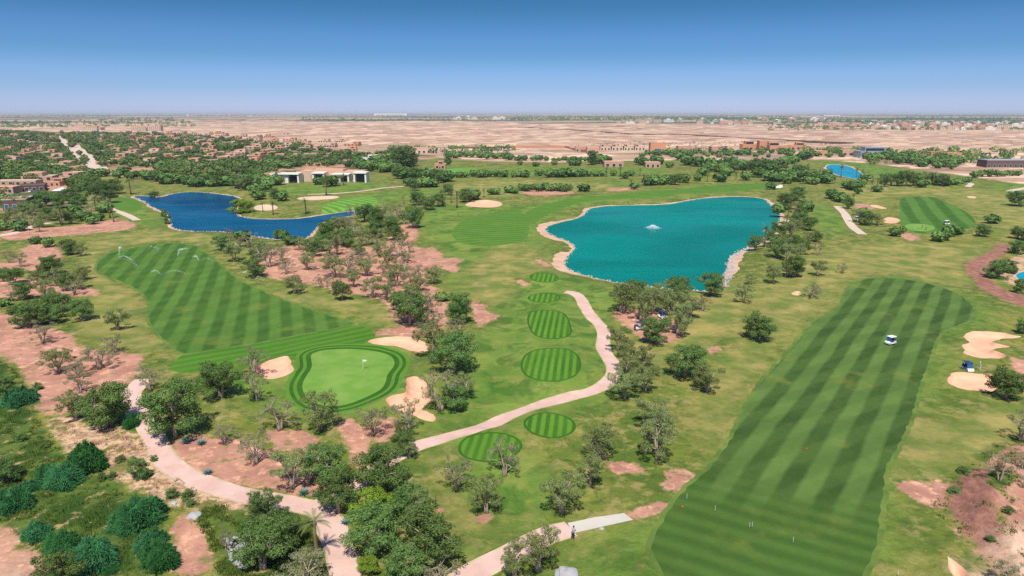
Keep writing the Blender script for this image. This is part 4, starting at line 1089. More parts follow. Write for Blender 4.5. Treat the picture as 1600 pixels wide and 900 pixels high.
# ------------------------------------------------------------------ distant trees as one mass each
def lowtree_arrays(n, rg):
    C = rg.normal(size=(n,3)); C /= np.linalg.norm(C, axis=1)[:,None]
    P = C*rg.uniform(.7,1,n)[:,None]*(1+.25*np.sin(C[:,0]*4+n)*np.sin(C[:,1]*5))[:,None]*np.array([.58,.58,.45])+np.array([0,0,.55])
    nr = C+rg.normal(size=(n,3))*.4; nr /= np.linalg.norm(nr, axis=1)[:,None]
    V, Fq = leaf_quads(P, nr, .15, .11, rg)
    return V
def scatter_mass(name, P3, H, n, mat, label, seed):
    rg = np.random.default_rng(seed)
    protos = [lowtree_arrays(n, rg) for _ in range(6)]
    Vs, T = [], []
    for (p, h) in zip(P3, H):
        V = protos[rg.integers(6)]
        a = rg.uniform(0, 6.28); ca, sa = math.cos(a), math.sin(a)
        w = h*rg.uniform(1.0, 1.5)
        Q = np.stack([(V[:,0]*ca-V[:,1]*sa)*w+p[0], (V[:,0]*sa+V[:,1]*ca)*w+p[1], V[:,2]*h+p[2]], 1)
        Vs.append(Q); T.append(np.full(len(Q), rg.uniform(0,1)))
    V = np.vstack(Vs)
    o = mesh_obj(name, V, np.arange(len(V)).reshape(-1,4), M[mat], None, None, False, {'tone': ('POINT', np.concatenate(T))})
    tag(o, label, 'woodland', None, 'stuff'); return o
def pos3(L):
    P = unp_on(L, noise_only, 2)
    return np.column_stack([P, noiseh(P[:,0], P[:,1])])
def noise_only(P): return noiseh(P[:,0], P[:,1])
mass = [(t[0], t[1], t[2]) for t in small]
P3 = pos3([(a, b) for a, b, _ in mass]); Hs = [h*mscale(a, b) for a, b, h in mass]
scatter_mass('small_tree_belt', P3, Hs, 230, 'leaf_dark', 'belt of small far trees between the fairways', 1)

vpoly = np.array([(-150,335),(-150,206),(0,206),(90,209),(200,210),(300,214),(420,224),(500,232),(560,240),(640,240),(640,262),(560,262),(470,262),(400,285),(230,268),(175,272),(150,300),(120,322),(0,330)], float)
vt = []
rg = np.random.default_rng(11)
roadpx = [np.array(r[0], float) for r in ROADS]
while len(vt) < 2700:
    q = np.array([[rg.uniform(-150,640), 206+rg.uniform(0,1)**1.5*128]])
    if not pip(q, vpoly)[0]: continue
    if min(min(segdist(q, r, False)[0], segdist(q-np.array([[0,5.0]]), r, False)[0]) for r in roadpx) < 3.2: continue
    if q[0,0] < 112 and q[0,1] > 283 and q[0,1] < 330: continue
    if q[0,0] > 150 and q[0,0] < 235 and q[0,1] > 262: continue
    if 430 < q[0,0] < 580 and q[0,1] > 261: continue
    if q[0,1] < 250 and q[0,0] > 200 and rg.uniform() < .45: continue
    vt.append((q[0,0], q[0,1]))
P3 = pos3(vt); Hs = [rg.uniform(4,9)*(.72 if b > 236 else 1) for a, b in vt]
scatter_mass('village_greenery', P3, Hs, 120, 'leaf_dark', 'mass of garden trees around the villas', 2)
ft = []
for (x0, x1, y0, y1, n) in [(-100,180,182,185,140),(0,110,190,200,160),(110,310,190,199,130),(180,270,184,190,60),(470,800,182,190,260),(800,1250,181,189,1300),(1000,1330,183,191,260),(1200,1650,186,204,800),(1400,1650,181,188,260),(-150,500,178.8,182,420),(500,1650,179,182.5,420),(600,800,234,241,50),(1040,1340,237,243,60),(1360,1600,238,258,110)]:
    for _ in range(n): ft.append((rg.uniform(x0, x1), rg.uniform(y0, y1)))
P3 = pos3(ft); Hs = [rg.uniform(4,9)*(1.0 if b > 195 else 1.5) for a, b in ft]
scatter_mass('far_woodland', P3, Hs, 46, 'leaf_dark', 'dark belts of woodland on the distant plain', 3)

M['leaf_scrub'] = leaf_material('scrub_leaves', (.06,.07,.03), (.20,.16,.09))
# earth mounds of the dug-over desert
M['mound'] = leaf_material('mound_earth', (.24,.15,.10), (.68,.48,.34), 0)
rg = np.random.default_rng(77)
def mound_field(name, boxes, label):
    Vs, Fs, T = [], [], []; nb = 0
    ang = np.arange(9)*2*math.pi/9
    for (x0, x1, y0, y1, n, hh) in boxes:
        for _ in range(n):
            px, py = rg.uniform(x0, x1), y0+(y1-y0)*rg.uniform(0,1)
            if px < 560 and py > 214: continue
            X, Y = unp(px, py); zz = float(noiseh(np.array([X]), np.array([Y]))[0]); r_ = rg.uniform(9,26)*(1+Y/4500); h_ = hh*rg.uniform(.35,1.15)
            a0 = rg.uniform(0,6.28); el = rg.uniform(1.0,2.4); rot = rg.normal(0,.4)
            V = [np.array([0,0,h_])]
            for rr, hz_ in ((.45,.75),(1.0,-.15)):
                for a in ang:
                    q = rr*r_*(1+.25*math.sin(a*2+a0)); V.append(np.array([q*math.cos(a)*el, q*math.sin(a), hz_*h_*(1 if rr < 1 else 1)]))
            V = np.array(V); V = np.stack([V[:,0]*math.cos(rot)-V[:,1]*math.sin(rot)+X, V[:,0]*math.sin(rot)+V[:,1]*math.cos(rot)+Y, V[:,2]+zz], 1)
            Vs.append(V); T += [rg.uniform(0,1)**1.5]*19
            for k in range(9):
                k2 = (k+1) % 9; Fs += [(nb, nb+1+k, nb+1+k2), (nb+1+k, nb+10+k, nb+10+k2), (nb+1+k, nb+10+k2, nb+1+k2)]
            nb += 19
    o = mesh_obj(name, np.vstack(Vs), Fs, M['mound'], None, None, True, {'tone': ('POINT', T)}); tag(o, label, 'earth mounds', None, 'stuff')
mound_field('earth_mounds', [(430,900,196,228,1500,3.6),(330,800,190,200,600,3.2),(800,1350,199,222,1300,2.8),(800,1600,194,200,350,2.6),(1330,1640,204,235,900,2.6),(120,460,186,198,350,2.4)], 'pale earth mounds of the dug-over desert plain')

dt = [(rg.uniform(430,1640), 196+rg.uniform(0,1)*34) for _ in range(2600)]
dt = [q for q in dt if not (q[0] < 600 and q[1] > 214)]
P3 = pos3(dt); Hs = [rg.uniform(.9,2.6) for _ in dt]
scatter_mass('desert_scrub', P3, Hs, 30, 'leaf_scrub', 'dark low scrub dotted over the desert plain', 9)
# low dry tufts on the desert edge and grass tufts in the hollow
def tufts(name, poly, n, h, mat, label, seed, wd=1.0):
    rg = np.random.default_rng(seed); P = unp_on(smooth_poly(poly, 1), hgt, 2); lo, hi = P.min(0), P.max(0)
    Q = rg.uniform(lo, hi, (n*3, 2)); Q = Q[pip(Q, P)][:n]
    cl = np.sin(Q[:,0]*.9+2*np.sin(Q[:,1]*.5))*np.sin(Q[:,1]*.8+1.5*np.sin(Q[:,0]*.37))
    Q = Q[cl > -.15]
    z = hgt(Q); Vs = []
    nb = 9
    for k in range(nb):
        a = rg.uniform(0, 6.28, len(Q)); ln = rg.uniform(.3, 1, len(Q))*h*wd; hh = h*rg.uniform(.5, 1.2, len(Q))
        ox, oy = rg.normal(0, h*.5*wd, len(Q)), rg.normal(0, h*.5*wd, len(Q))
        s_ = .16*h
        b = np.stack([Q[:,0]+ox, Q[:,1]+oy, z-.05], 1)
        sd = np.stack([np.cos(a+1.57)*s_, np.sin(a+1.57)*s_, 0*a], 1)
        tp = b+np.stack([np.cos(a)*ln*.6, np.sin(a)*ln*.6, hh], 1)
        Vs.append(np.stack([b-sd, b+sd, tp], 1).reshape(-1, 3))
    V = np.vstack(Vs); T = np.repeat(rg.uniform(0,1,len(V)//3), 3)
    o = mesh_obj(name, V, np.arange(len(V)).reshape(-1,3), M[mat], None, None, False, {'tone': ('POINT', T)})
    tag(o, label, 'grass', None, 'stuff')
M['leaf_grass'] = leaf_material('rough_grass', (.040,.095,.012), (.130,.180,.032), .15)
M['leaf_straw'] = leaf_material('straw_grass', (.16,.17,.05), (.40,.31,.12), .15)
tufts('hollow_grass', [(-40,560),(10,565),(50,610),(60,660),(95,700),(130,740),(200,775),(240,800),(262,840),(262,905),(100,900),(40,840),(-40,800)], 6500, .38, 'leaf_grass', 'rough green grass in the hollow below the reeds', 21)
tufts('slope_grass', [(300,800),(350,788),(430,795),(480,810),(500,860),(510,930),(340,930),(335,860)], 3000, .38, 'leaf_grass', 'rough green grass under the junction trees', 22)
tufts('rubble_grass', [(70,650),(150,670),(210,672),(232,700),(248,728),(290,757),(350,784),(440,800),(320,830),(260,800),(170,745),(90,690)], 1700, .28, 'leaf_straw', 'dry tufts on the rubble strip beside the path', 23)
tufts('bank_grass', [(1440,790),(1500,740),(1600,660),(1640,760),(1600,900),(1540,900),(1500,830)], 500, .35, 'leaf_grass', 'weeds on the ploughed dirt bank', 24)

# stones of the banks
def stones(name, pts3, sizes, mat, label):
    V, Fq = [], []
    base = np.array([(0,0,1),(.9,0,.25),(.28,.85,.3),(-.72,.53,.25),(-.72,-.53,.3),(.28,-.85,.2),(.5,.4,-.5),(-.5,.4,-.5),(0,-.7,-.5)])
    ff = [(0,1,2),(0,2,3),(0,3,4),(0,4,5),(0,5,1),(1,6,2),(2,6,7),(2,7,3),(3,7,4),(4,7,8),(4,8,5),(5,8,1),(1,8,6)]
    for p, s in zip(pts3, sizes):
        b = base*(1+rng.uniform(-.25,.25,base.shape))*s*np.array([1,rng.uniform(.7,1),.7]); a = rng.uniform(0,6.28)
        b = np.stack([b[:,0]*math.cos(a)-b[:,1]*math.sin(a), b[:,0]*math.sin(a)+b[:,1]*math.cos(a), b[:,2]], 1)+np.array(p)
        n = len(V); V += list(b); Fq += [tuple(i+n for i in f) for f in ff]
    o = mesh_obj(name, V, Fq, M[mat]); tag(o, label, 'stones', None, 'stuff')
for i, nm in ((0, 'turquoise'), (1, 'blue')):
    L = resample(lakeW[i], 1.0 if i == 0 else 1.3); Pt, S = [], []
    for (x, y) in L:
        for _ in range(2):
            q = np.array([[x+rng.normal(0,.45), y+rng.normal(0,.45)]])
            Pt.append((q[0,0], q[0,1], WATER+.02+rng.uniform(0,.08))); S.append(rng.uniform(.15,.42))
    stones('bank_stones', Pt, S, 'stone', 'pale stones lining the %s lake shore' % nm)
# grey stone facing of the south east bank and the rock patch by the grove
L = lakeW[0]; seg = L[(L[:,0] > 60) & (L[:,1] < 300)]
Pt, S = [], []
for (x, y) in seg:
    for _ in range(8):
        q = rng.uniform(0, 2.0); dx = rng.normal(0, .5)
        X, Y = x+q+abs(dx), y+rng.normal(0,.8); Pt.append((X, Y, hz(X, Y)+.05)); S.append(rng.uniform(.2,.5))
stones('bank_facing', Pt, S, 'gstone', 'grey stone facing on the turquoise lake corner')
Pt, S = [], []
P = unp_on([(350,842),(372,838),(392,850),(395,880),(378,892),(360,880)], hgt, 2)
Q = rng.uniform(P.min(0), P.max(0), (420,2)); Q = Q[pip(Q, P)]
for x, y in Q: Pt.append((x, y, hz(x, y)+.04)); S.append(rng.uniform(.1,.32))
stones('rock_patch', Pt, S, 'gstone', 'grey rocks spread under the junction trees')
# ------------------------------------------------------------------ buildings
M['wall_pink'] = plain('pink_render', (.50,.30,.22), .85, .2, .10, .6)
M['wall_white'] = plain('white_render', (.74,.71,.64), .8, .2, .06, .6)
M['wall_beige'] = plain('beige_render', (.58,.44,.33), .85, .2, .10, .6)
M['wall_orange'] = plain('orange_render', (.52,.26,.15), .85, .2, .10, .6)
M['wall_brown'] = plain('brown_cladding', (.13,.085,.075), .8, .2, .15, .6)
M['wall_grey'] = plain('raw_concrete', (.33,.36,.42), .85, .2, .12, .5)
M['roof_terra'] = plain('terracotta_roof', (.60,.36,.25), .85, .2, .12, .8)
M['roof_pale'] = plain('pale_roof', (.56,.42,.33), .85, .2, .12, .8)
M['glass_dark'] = plain('dark_glass', (.02,.03,.05), .15, .5, .1, 1)
M['glass_blue'] = plain('blue_glass', (.03,.11,.24), .15, .5, .1, 1)
M['white'] = plain('white_paint', (.80,.80,.78), .4, .4, .04, 3)
M['navy'] = plain('navy_plastic', (.02,.05,.16), .5, .4, .1, 3)
M['black'] = plain('black_rubber', (.02,.02,.02), .7, .3, .1, 5)
M['metal'] = plain('grey_metal', (.35,.35,.36), .4, .5, .05, 5, .6)
M['red'] = plain('red_paint', (.55,.04,.03), .5, .4, .05, 5)

def frame(px0, px1, py, hpx):
    """centre, width, height and facing of a building seen between px0 and px1 standing at py"""
    pc = (px0+px1)/2
    x, y = unp_on([(pc, py)], noise_only, 2)[0]
    k = mscale(pc, py)
    return x, y, float(noiseh(np.array([x]), np.array([y]))[0]), (px1-px0)*k, hpx*k

def windows_on(root, w, h, dep, n, z0, wh, ww, mat='glass_dark', side=-1, frames=True, y=None):
    yy = -dep/2 if y is None else y
    for i in range(n):
        cx = -w/2+w*(i+.5)/n
        mb = MB(); mb.box(cx-ww/2-.12, cx+ww/2+.12, yy-.12, yy+.05, z0-.12, z0+wh+.12)
        f = mb.build('window', M['wall_white'], root)
        mb = MB(); mb.box(cx-ww/2, cx+ww/2, yy-.16, yy-.11, z0, z0+wh)
        mb.build('pane', M[mat], f)

def body(root, w, d, h, mat, roofmat, name='wall', x=0, y=0, z=0, par=.5):
    mb = MB(); mb.box(x-w/2, x+w/2, y-d/2, y+d/2, z-1.0, z+h); a = mb.build(name, M[mat], root)
    mb = MB(); t = .35
    mb.box(x-w/2+t, x+w/2-t, y-d/2+t, y+d/2-t, z+h, z+h+.08)
    for (a0,a1,b0,b1) in ((-w/2-.06,w/2+.06,-d/2-.06,-d/2+t-.01),(-w/2-.06,w/2+.06,d/2-t+.01,d/2+.06),(-w/2-.06,-w/2+t-.01,-d/2+t,d/2-t),(w/2-t+.01,w/2+.06,-d/2+t,d/2-t)):
        mb.box(x+a0, x+a1, y+b0, y+b1, z+h+.002, z+h+par)
    mb.build('roof', M[roofmat], root)

# clubhouse
x, y, z, w, h = frame(440, 577, 284, 18)
root = empty('clubhouse', (x, y+9, z), math.radians(-5))
k = w/137.0
body(root, 104*k, 16, 6.6, 'wall_beige', 'roof_terra', 'main_hall', 4*k, 4)
body(root, 52*k, 10, 7.6, 'wall_beige', 'roof_terra', 'upper_hall', -2*k, 5)
body(root, 58*k, 9, 4.6, 'wall_pink', 'roof_terra', 'front_gallery', 8*k, -5)
for (c, ww, hh) in ((-53,32,5.2),(-6,19,6.0),(29,26,5.2),(59,20,6.4)):
    mb = MB(); X = c*k; W2 = ww*k/2
    mb.box(X-W2, X-W2+1.2, -13, -5, -1, hh); mb.box(X+W2-1.2, X+W2, -13, -5, -1, hh); mb.box(X-W2-.3, X+W2+.3, -13.6, -4.9, hh+.003, hh+.9)
    if ww > 24: mb.box(X-W2+1.2, X-W2*.1, -12.2, -5, -1, hh)
    p = mb.build('pavilion', M['wall_white'], root)
    mb = MB(); mb.box((X-W2+1.25) if ww <= 24 else X-W2*.08, X+W2-1.25, -9.5, -9.2, 0, hh-.3); mb.build('pane', M['glass_dark'], p)
for i in range(8):
    cx = (-20+i*8)*k
    if abs(cx+6*k) < 8 or abs(cx-29*k) < 10: continue
    mb = MB(); mb.box(cx-1.5, cx+1.5, -9.65, -9.45, .3, 3.4); mb.build('window', M['glass_dark'], root)
tag(root, 'large beige and terracotta clubhouse with white pavilions and dark openings above the blue lake', 'clubhouse')
x, y, z, w, h = frame(380, 434, 281, 10)
root = empty('clubhouse_annex', (x, y+8, z), 0)
body(root, w*.85, 10, 4.2, 'wall_orange', 'roof_terra'); body(root, 4, 5, 5.2, 'wall_white', 'roof_pale', 'corner_block', w*.36, -5.5)
windows_on(root, w*.75, 4, 10, 7, .8, 2, 1.6)
tag(root, 'low terracotta wing with a white corner beside the clubhouse', 'building')

def simple_house(px0, px1, py, hpx, wall, roof, label, nwin=4, storeys=1, dep=None, rz=0, glass='glass_dark', name='house', cat='house', upper=None, group=None):
    x, y, z, w, h = frame(px0, px1, py, hpx)
    dep = dep or max(8, w*.5)
    root = empty(name, (x, y+dep/2, z), rz)
    body(root, w, dep, h*(.62 if upper else 1), wall, roof)
    hh = h*(.62 if upper else 1)
    for s_ in range(storeys):
        windows_on(root, w, h, dep, nwin, .5+hh/storeys*s_+.2, min(hh/storeys*.5, 2.4), w/nwin*.45, glass)
    if upper:
        u0, u1 = upper
        body(root, w*(u1-u0), dep*.6, h*.36, wall, roof, 'upper_floor', w*((u0+u1)/2-.5), dep*.1, hh+.09)
        mb = MB(); mb.box(w*(u0-.5)+.8, w*(u1-.5)-.8, dep*.1-dep*.3-.1, dep*.1-dep*.3+.02, hh+.6, hh+h*.30); mb.build('window', M[glass], root)
    mb = MB(); mb.box(-w*.02-.55, -w*.02+.55, -dep/2-.07, -dep/2+.03, -.05, min(2.2, hh*.7)); mb.build('door', M['wall_brown'], root)
    tag(root, label, cat, group); return root
simple_house(0,32,329,16,'wall_brown','roof_pale','dark house with blue glass front at the picture edge',3,1,14,.35,'glass_blue')
simple_house(-30,18,302,9,'wall_pink','roof_terra','long pink terrace house above the blue glass house',5,1,10,.1)
simple_house(18,56,299,8,'wall_brown','wall_brown','dark brown roofed house next to the parking court',4,1,16,.5)
simple_house(-10,54,289,6,'wall_pink','roof_pale','low pink house row behind the brown roofed house',6,1,9,.08)
simple_house(70,96,291,11,'wall_orange','roof_terra','pink two-storey villa just behind the white canopy',3,1,12,-.1,upper=(.35,.95))
simple_house(644,681,240,8,'wall_beige','roof_terra','beige villa standing behind the giant poplars',5)
simple_house(566,594,252,9,'wall_white','wall_white','white villa with pale domes between clubhouse and poplars',4,upper=(.3,.9))
simple_house(679,696,264,11,'wall_orange','roof_terra','small pink house beside the practice stripes',2,upper=(.3,.8))
simple_house(1016,1040,236,12,'wall_orange','wall_orange','tall red resort house with one big dark opening',1,1,12,0,'glass_blue')
for i, (a, b) in enumerate([(938,954),(956,973),(975,990),(992,1008)]):
    simple_house(a, b, 235, 9, 'wall_beige', 'roof_terra', ['beige arcaded resort villa at the row start','second beige arcaded resort villa of the row','third beige arcaded resort villa of the row','beige arcaded villa beside the tall red house'][i], 3, 1, 12, 0, upper=(.1,.4), group='arcaded resort villas')
for (a, b, py, hp, wl, lb, up) in [(1160,1185,234,10,'wall_orange','orange resort villa left of the darker opening villa',(.2,.7)),(1187,1200,235,11,'wall_orange','narrow orange villa with dark opening in the resort',None),(1203,1232,236,10,'wall_orange','wide orange resort villa beside the white tent',(.0,.5)),
   (1236,1258,234,8,'wall_orange','orange villa at the far end of the resort row',(.4,.9)),(1060,1078,238,7,'wall_pink','pink cottage right after the tall red house',None),(1086,1104,240,7,'wall_pink','pink cottage facing the resort garden',(.2,.6)),(1112,1130,239,7,'wall_pink','pink cottage halfway along the resort',None),
   (1136,1152,238,7,'wall_beige','beige cottage before the orange villas',None),(900,916,237,6,'wall_pink','small pink house near the perimeter wall',None),(918,934,240,7,'wall_pink','small pink house with pale front near the resort garden',None),(1456,1476,246,6,'wall_orange','low brown villa of three small openings',None),(1478,1500,247,6,'wall_orange','low brown villa at the end of the pair',None),
   (1318,1340,243,6,'wall_pink','pink annex just before the grey unfinished villa',None),(1010,1030,262,6,'wall_pink','pink cottage among the evergreens',None),(945,972,261,6,'wall_pink','pink garden pavilion by the far fairway strip',None),(1150,1172,262,6,'wall_pink','pink cottage behind the evergreen thicket',None),(1275,1290,244,6,'wall_orange','small orange house between resort and grey villa',None)]:
    simple_house(a-1, b+2, py, hp*1.3, wl, 'roof_terra', lb, 3, 1, 11, random.uniform(-.1,.1), upper=up, group='resort houses')
simple_house(1344,1392,247,16,'wall_grey','wall_grey','grey unfinished two-storey villa with open dark bays',6,1,16,0,upper=(.2,.85))
simple_house(1541,1640,262,11,'wall_brown','wall_grey','long dark low building with grey flat roof at the picture edge',12,1,14,.0,'glass_dark',cat='building',name='long_building')
# white tower
x, y, z, w, h = frame(659, 665, 279, 15)
mb = MB(); mb.box(-w*.5, w*.5, -.9, .9, -.5, h, taper=.25); mb.box(-w*.4, w*.4, -.7, .7, h+.002, h+.5)
o = mb.build('white_tower', M['wall_white']); o.location = (x, y, z); tag(o, 'narrow white tower standing alone below the giant poplars', 'tower')
# white canopy
x, y, z, w, h = frame(82, 106, 303, 10)
root = empty('parking_canopy', (x, y+3, z), .1)
mb = MB(); n = 8
mb.add([(-w/2,-4,h*.55),(w/2,-4,h*.55),(w/2,4,h*.55),(-w/2,4,h*.55),(0,0,h*.95)], [(0,1,4),(1,2,4),(2,3,4),(3,0,4),(3,2,1,0)]); mb.build('canopy_roof', M['white'], root)
for sx in (-1,-.33,.33,1):
    for sy in (-1,1):
        mb = MB(); mb.tube([(sx*w*.47, sy*3.7, -.3),(sx*w*.47, sy*3.7, h*.55)], .12, 6); mb.build('post', M['metal'], root)
tag(root, 'white pyramid canopy on posts beside the parking court', 'canopy')

def car_proto(paint, L=4.3):
    root = empty('parked_car', (0,0,0))
    mb = MB(); prof = [(-.5,.35),(-.5,.75),(-.46,.9),(-.28,.95),(.20,.95),(.46,.82),(.5,.6),(.5,.35)]
    for s0, s1 in ((-.85,.85),):
        V = [(px*L, s0, pz) for px, pz in prof]+[(px*L, s1, pz) for px, pz in prof]; n = len(prof)
        mb.add(V, [tuple(range(n)), tuple(range(2*n-1, n-1, -1))]+[(i, i+n, (i+1) % n+n, (i+1) % n) for i in range(n)])
    b = mb.build('body', M[paint], root)
    mb = MB(); c = [(-.40*L,.95),(-.30*L,1.42),(.06*L,1.42),(.24*L,.95)]
    V = [(a, -.78 if i in (0,3) else -.62, zz) for i, (a, zz) in enumerate(c)]+[(a, .78 if i in (0,3) else .62, zz) for i, (a, zz) in enumerate(c)]
    mb.add(V, [(0,1,2,3),(7,6,5,4),(0,4,5,1),(2,6,7,3)]); mb.build('window', M['glass_dark'], root)
    mb = MB(); mb.box(-.30*L, .06*L, -.62, .62, 1.42, 1.47); mb.build('roof', M[paint], root)
    for sx in (-.3,.3):
        for sy in (-.8,.8):
            mb = MB(); mb.tube([(sx*L, sy-.1, .33),(sx*L, sy+.1, .33)], .33, 10); mb.build('wheel', M['black'], root)
    return root
def copy_tree(o, parent=None):
    c = o.copy(); COL.objects.link(c); c.parent = parent
    for ch in list(o.children): copy_tree(ch, c)
    return c
M['silver'] = plain('silver_paint', (.5,.5,.52), .3, .5, .03, 3)
cars = [('white','white'),('navy','dark blue'),('silver','silver')]
pr = [car_proto(a) for a, _ in cars]; used = [False]*3
CL = [(62,295,1,'dark blue car parked behind the white canopy'),(74,292,0,'white car parked against the pink villa'),(50,300,0,'white car at the court corner by the brown roof'),
 (340,262,0,'white car starting the car park row'),(346,263,2,'silver car second in the car park row'),(352,262,1,'dark blue car in the middle of the car park row'),(358,263,0,'white car after the dark blue one in the car park'),(365,262,2,'silver car past the middle of the car park row'),(376,265,0,'white car near the end of the car park row'),(384,267,1,'dark blue car ending the car park row'),
 (545,283,0,'white car at the clubhouse front near the end pavilion'),(553,283,2,'silver car next to the white one before the clubhouse'),(404,286,0,'white car below the clubhouse wing'),(412,287,1,'dark blue car below the clubhouse wing')]
for (px, py, c, lb) in CL:
    o = pr[c] if not used[c] else copy_tree(pr[c]); used[c] = True
    X, Y = unp_on([(px, py)], noise_only, 2)[0]
    o.location = (X, Y, float(noiseh(np.array([X]), np.array([Y]))[0])); o.rotation_euler = (0,0,random.uniform(-.4,.4)+(1.57 if random.random() < .4 else 0))
    tag(o, lb, 'car', 'parked cars')

# villas of the left district
def villa_proto(seed):
    r = random.Random(seed); w, d = r.uniform(15,24), r.uniform(11,16)
    root = empty('villa', (0,0,0)); wall = r.choice(['wall_pink','wall_pink','wall_beige','wall_orange'])
    body(root, w, d, 3.0, wall, 'roof_pale'); u = r.uniform(.4,.65); sx = r.choice((-1,1))
    body(root, w*u, d*.7, 2.4, wall, 'roof_terra', 'upper_floor', sx*w*(1-u)/2*.9, d*.1, 3.09)
    for i in range(4):
        cx = -w/2+w*(i+.5)/4; mb = MB(); mb.box(cx-1.1, cx+1.1, -d/2-.1, -d/2+.02, .6, 2.4); mb.build('window', M['glass_dark'], root)
    cx = sx*w*(1-u)/2*.9; mb = MB(); mb.box(cx-1.6, cx+1.6, d*.1-d*.35-.1, d*.1-d*.35+.02, 3.7, 5.0); mb.build('window', M['glass_dark'], root)
    return root
vp = [villa_proto(s) for s in range(6)]; vused = [False]*6
vl = []; tries = 0
vrow = [(210,9,13),(214,12,14),(218,12,15),(223,14,16),(228,13,18),(234,13,20),(240,12,24),(247,11,26),(255,8,30),(264,5,34),(272,3,34),(280,2,34)]
for (py, n, sp) in vrow:
    x0 = -20 if py > 212 else 100; x1 = {True: 520}.get(py < 240, 400) if py < 262 else 130
    if py < 214: x1 = 330
    elif py < 220: x1 = 430
    xs = x0
    while xs < x1:
        xs += random.uniform(.8,1.6)*sp*1.4
        p = np.array([[xs, py+random.uniform(-2,2)]])
        if min(segdist(p, r, False)[0] for r in roadpx) < 11: continue
        if py > 262 and xs < 60: continue
        vl.append([xs, p[0,1], 8, 'v'])
vl.sort(key=lambda t: (round(t[1]/3.0), t[0]))
rows = {}
for t in vl: rows.setdefault(round(t[1]/3.0), []).append(t)
rkeys = sorted(rows, reverse=True)
for ri, rk in enumerate(rkeys):
    row = sorted(rows[rk], key=lambda t: t[0])
    for i, t in enumerate(row):
        k_ = random.randrange(6); o = vp[k_] if not vused[k_] else copy_tree(vp[k_]); vused[k_] = True
        X, Y = unp_on([(t[0], t[1])], noise_only, 2)[0]
        o.location = (X, Y, float(noiseh(np.array([X]), np.array([Y]))[0])); o.rotation_euler = (0,0,random.uniform(-.35,.35))
        zone = 'beyond the pale roads' if t[0] > 150 else 'left of the pale roads'
        side = i+1
        nth = ['first','second','third','fourth','fifth','sixth','seventh','eighth','ninth','tenth','eleventh','twelfth','thirteenth','fourteenth','fifteenth','sixteenth','seventeenth','eighteenth','nineteenth','twentieth']
        def word(n): return nth[n] if n < 20 else '%dth' % (n+1)
        tag(o, 'villa amid garden trees, %s from left, %s row up from the lakes' % (word(i), word(ri)), 'villa', 'villas of the garden district')
for k_ in range(6):
    if not vused[k_]:
        for ch in list(vp[k_].children): bpy.data.objects.remove(ch)
        bpy.data.objects.remove(vp[k_])

# distant town: walls, roof slab and window bands in one small mesh each
def block_mesh(seed):
    r = random.Random(seed); w, d, h = r.uniform(14,34), r.uniform(10,16), r.uniform(6,12)
    mb = MB(); mb.box(-w/2, w/2, -d/2, d/2, -2, h, 0); mb.box(-w/2-.3, w/2+.3, -d/2-.3, d/2+.3, h+.01, h+.6, 1)
    if r.random() < .6: mb.box(-w*.2, w*.15, -d*.3, d*.3, h+.61, h+3, 0)
    n = int(w/4)
    for s_ in range(int(h/3)):
        for i in range(n):
            cx = -w/2+w*(i+.5)/n; mb.box(cx-.8, cx+.8, -d/2-.1, -d/2+.02, 1+s_*3, 2.4+s_*3, 2)
    return mb
TM = [[M['wall_pink'],M['roof_pale'],M['glass_dark']],[M['wall_white'],M['wall_white'],M['glass_dark']],[M['wall_beige'],M['roof_terra'],M['glass_dark']]]
bms = []
for s_ in range(9):
    o = block_mesh(s_+50).build('apartment_block', TM[(0,0,2,0,1,2,0,1,2)[s_]]); bms.append(o.data); bpy.data.objects.remove(o)
tb = []
r2 = random.Random(4)
for (x0, x1, y0, y1, n, tp) in [(1262,1350,196.5,199.5,26,(0,0,2)),(1350,1600,192,203,85,(0,1,2)),(1440,1650,195,204,30,(0,1,2)),(960,1130,187,194,22,(1,2)),(1130,1180,193,196,10,(0,2)),(1150,1290,186,191,18,(1,0)),(270,400,178.9,184,10,(0,1)),(700,790,183,187,10,(1,)),(210,262,201,206,8,(2,)),(130,160,200,205,5,(2,))]:
    for _ in range(n): tb.append((r2.uniform(x0,x1), r2.uniform(y0,y1), r2.choice(tp)))
DIS = [(1306,198,'the pink apartment row past the desert'),(1400,197,'the crowded town'),(1480,197,'the middle of the town'),(1560,199,'the town edge near the picture edge'),(1045,190,'the white hamlet beyond the wall'),(1155,194,'the lone estate before the woods'),(1220,188,'the factories by the horizon'),(335,182,'the smoky plain'),(745,185,'the white sheds at the plain edge'),(235,203,'the beige compound before the plain'),(145,203,'the gate houses where the roads end')]
byd = {}
for t in tb:
    k_ = min(range(len(DIS)), key=lambda i: abs(DIS[i][0]-t[0])+3*abs(DIS[i][1]-t[1])); byd.setdefault(k_, []).append(t)
for k_, lst in byd.items():
    lst.sort(key=lambda t: t[0])
    for i, t in enumerate(lst):
        cands = {0:(0,1,3,6),1:(4,7),2:(2,5,8)}[t[2]]
        o = bpy.data.objects.new('apartment_block', bms[r2.choice(cands)]); COL.objects.link(o)
        X, Y = unp_on([(t[0], t[1])], noise_only, 2)[0]
        o.location = (X, Y, float(noiseh(np.array([X]), np.array([Y]))[0])); o.rotation_euler.z = r2.uniform(-.3,.3)
        sc = r2.uniform(.8,1.3)*(1.3 if t[1] < 192 else 1); o.scale = (sc, sc, sc)
        col = {0:'pink',1:'white',2:'beige'}[t[2]]
        w_ = NUM[i] if i < 20 else '%dth' % (i+1)
        tag(o, '%s block, %s from left in %s' % (col, w_, DIS[k_][2]), 'apartment block', 'blocks of the distant town')
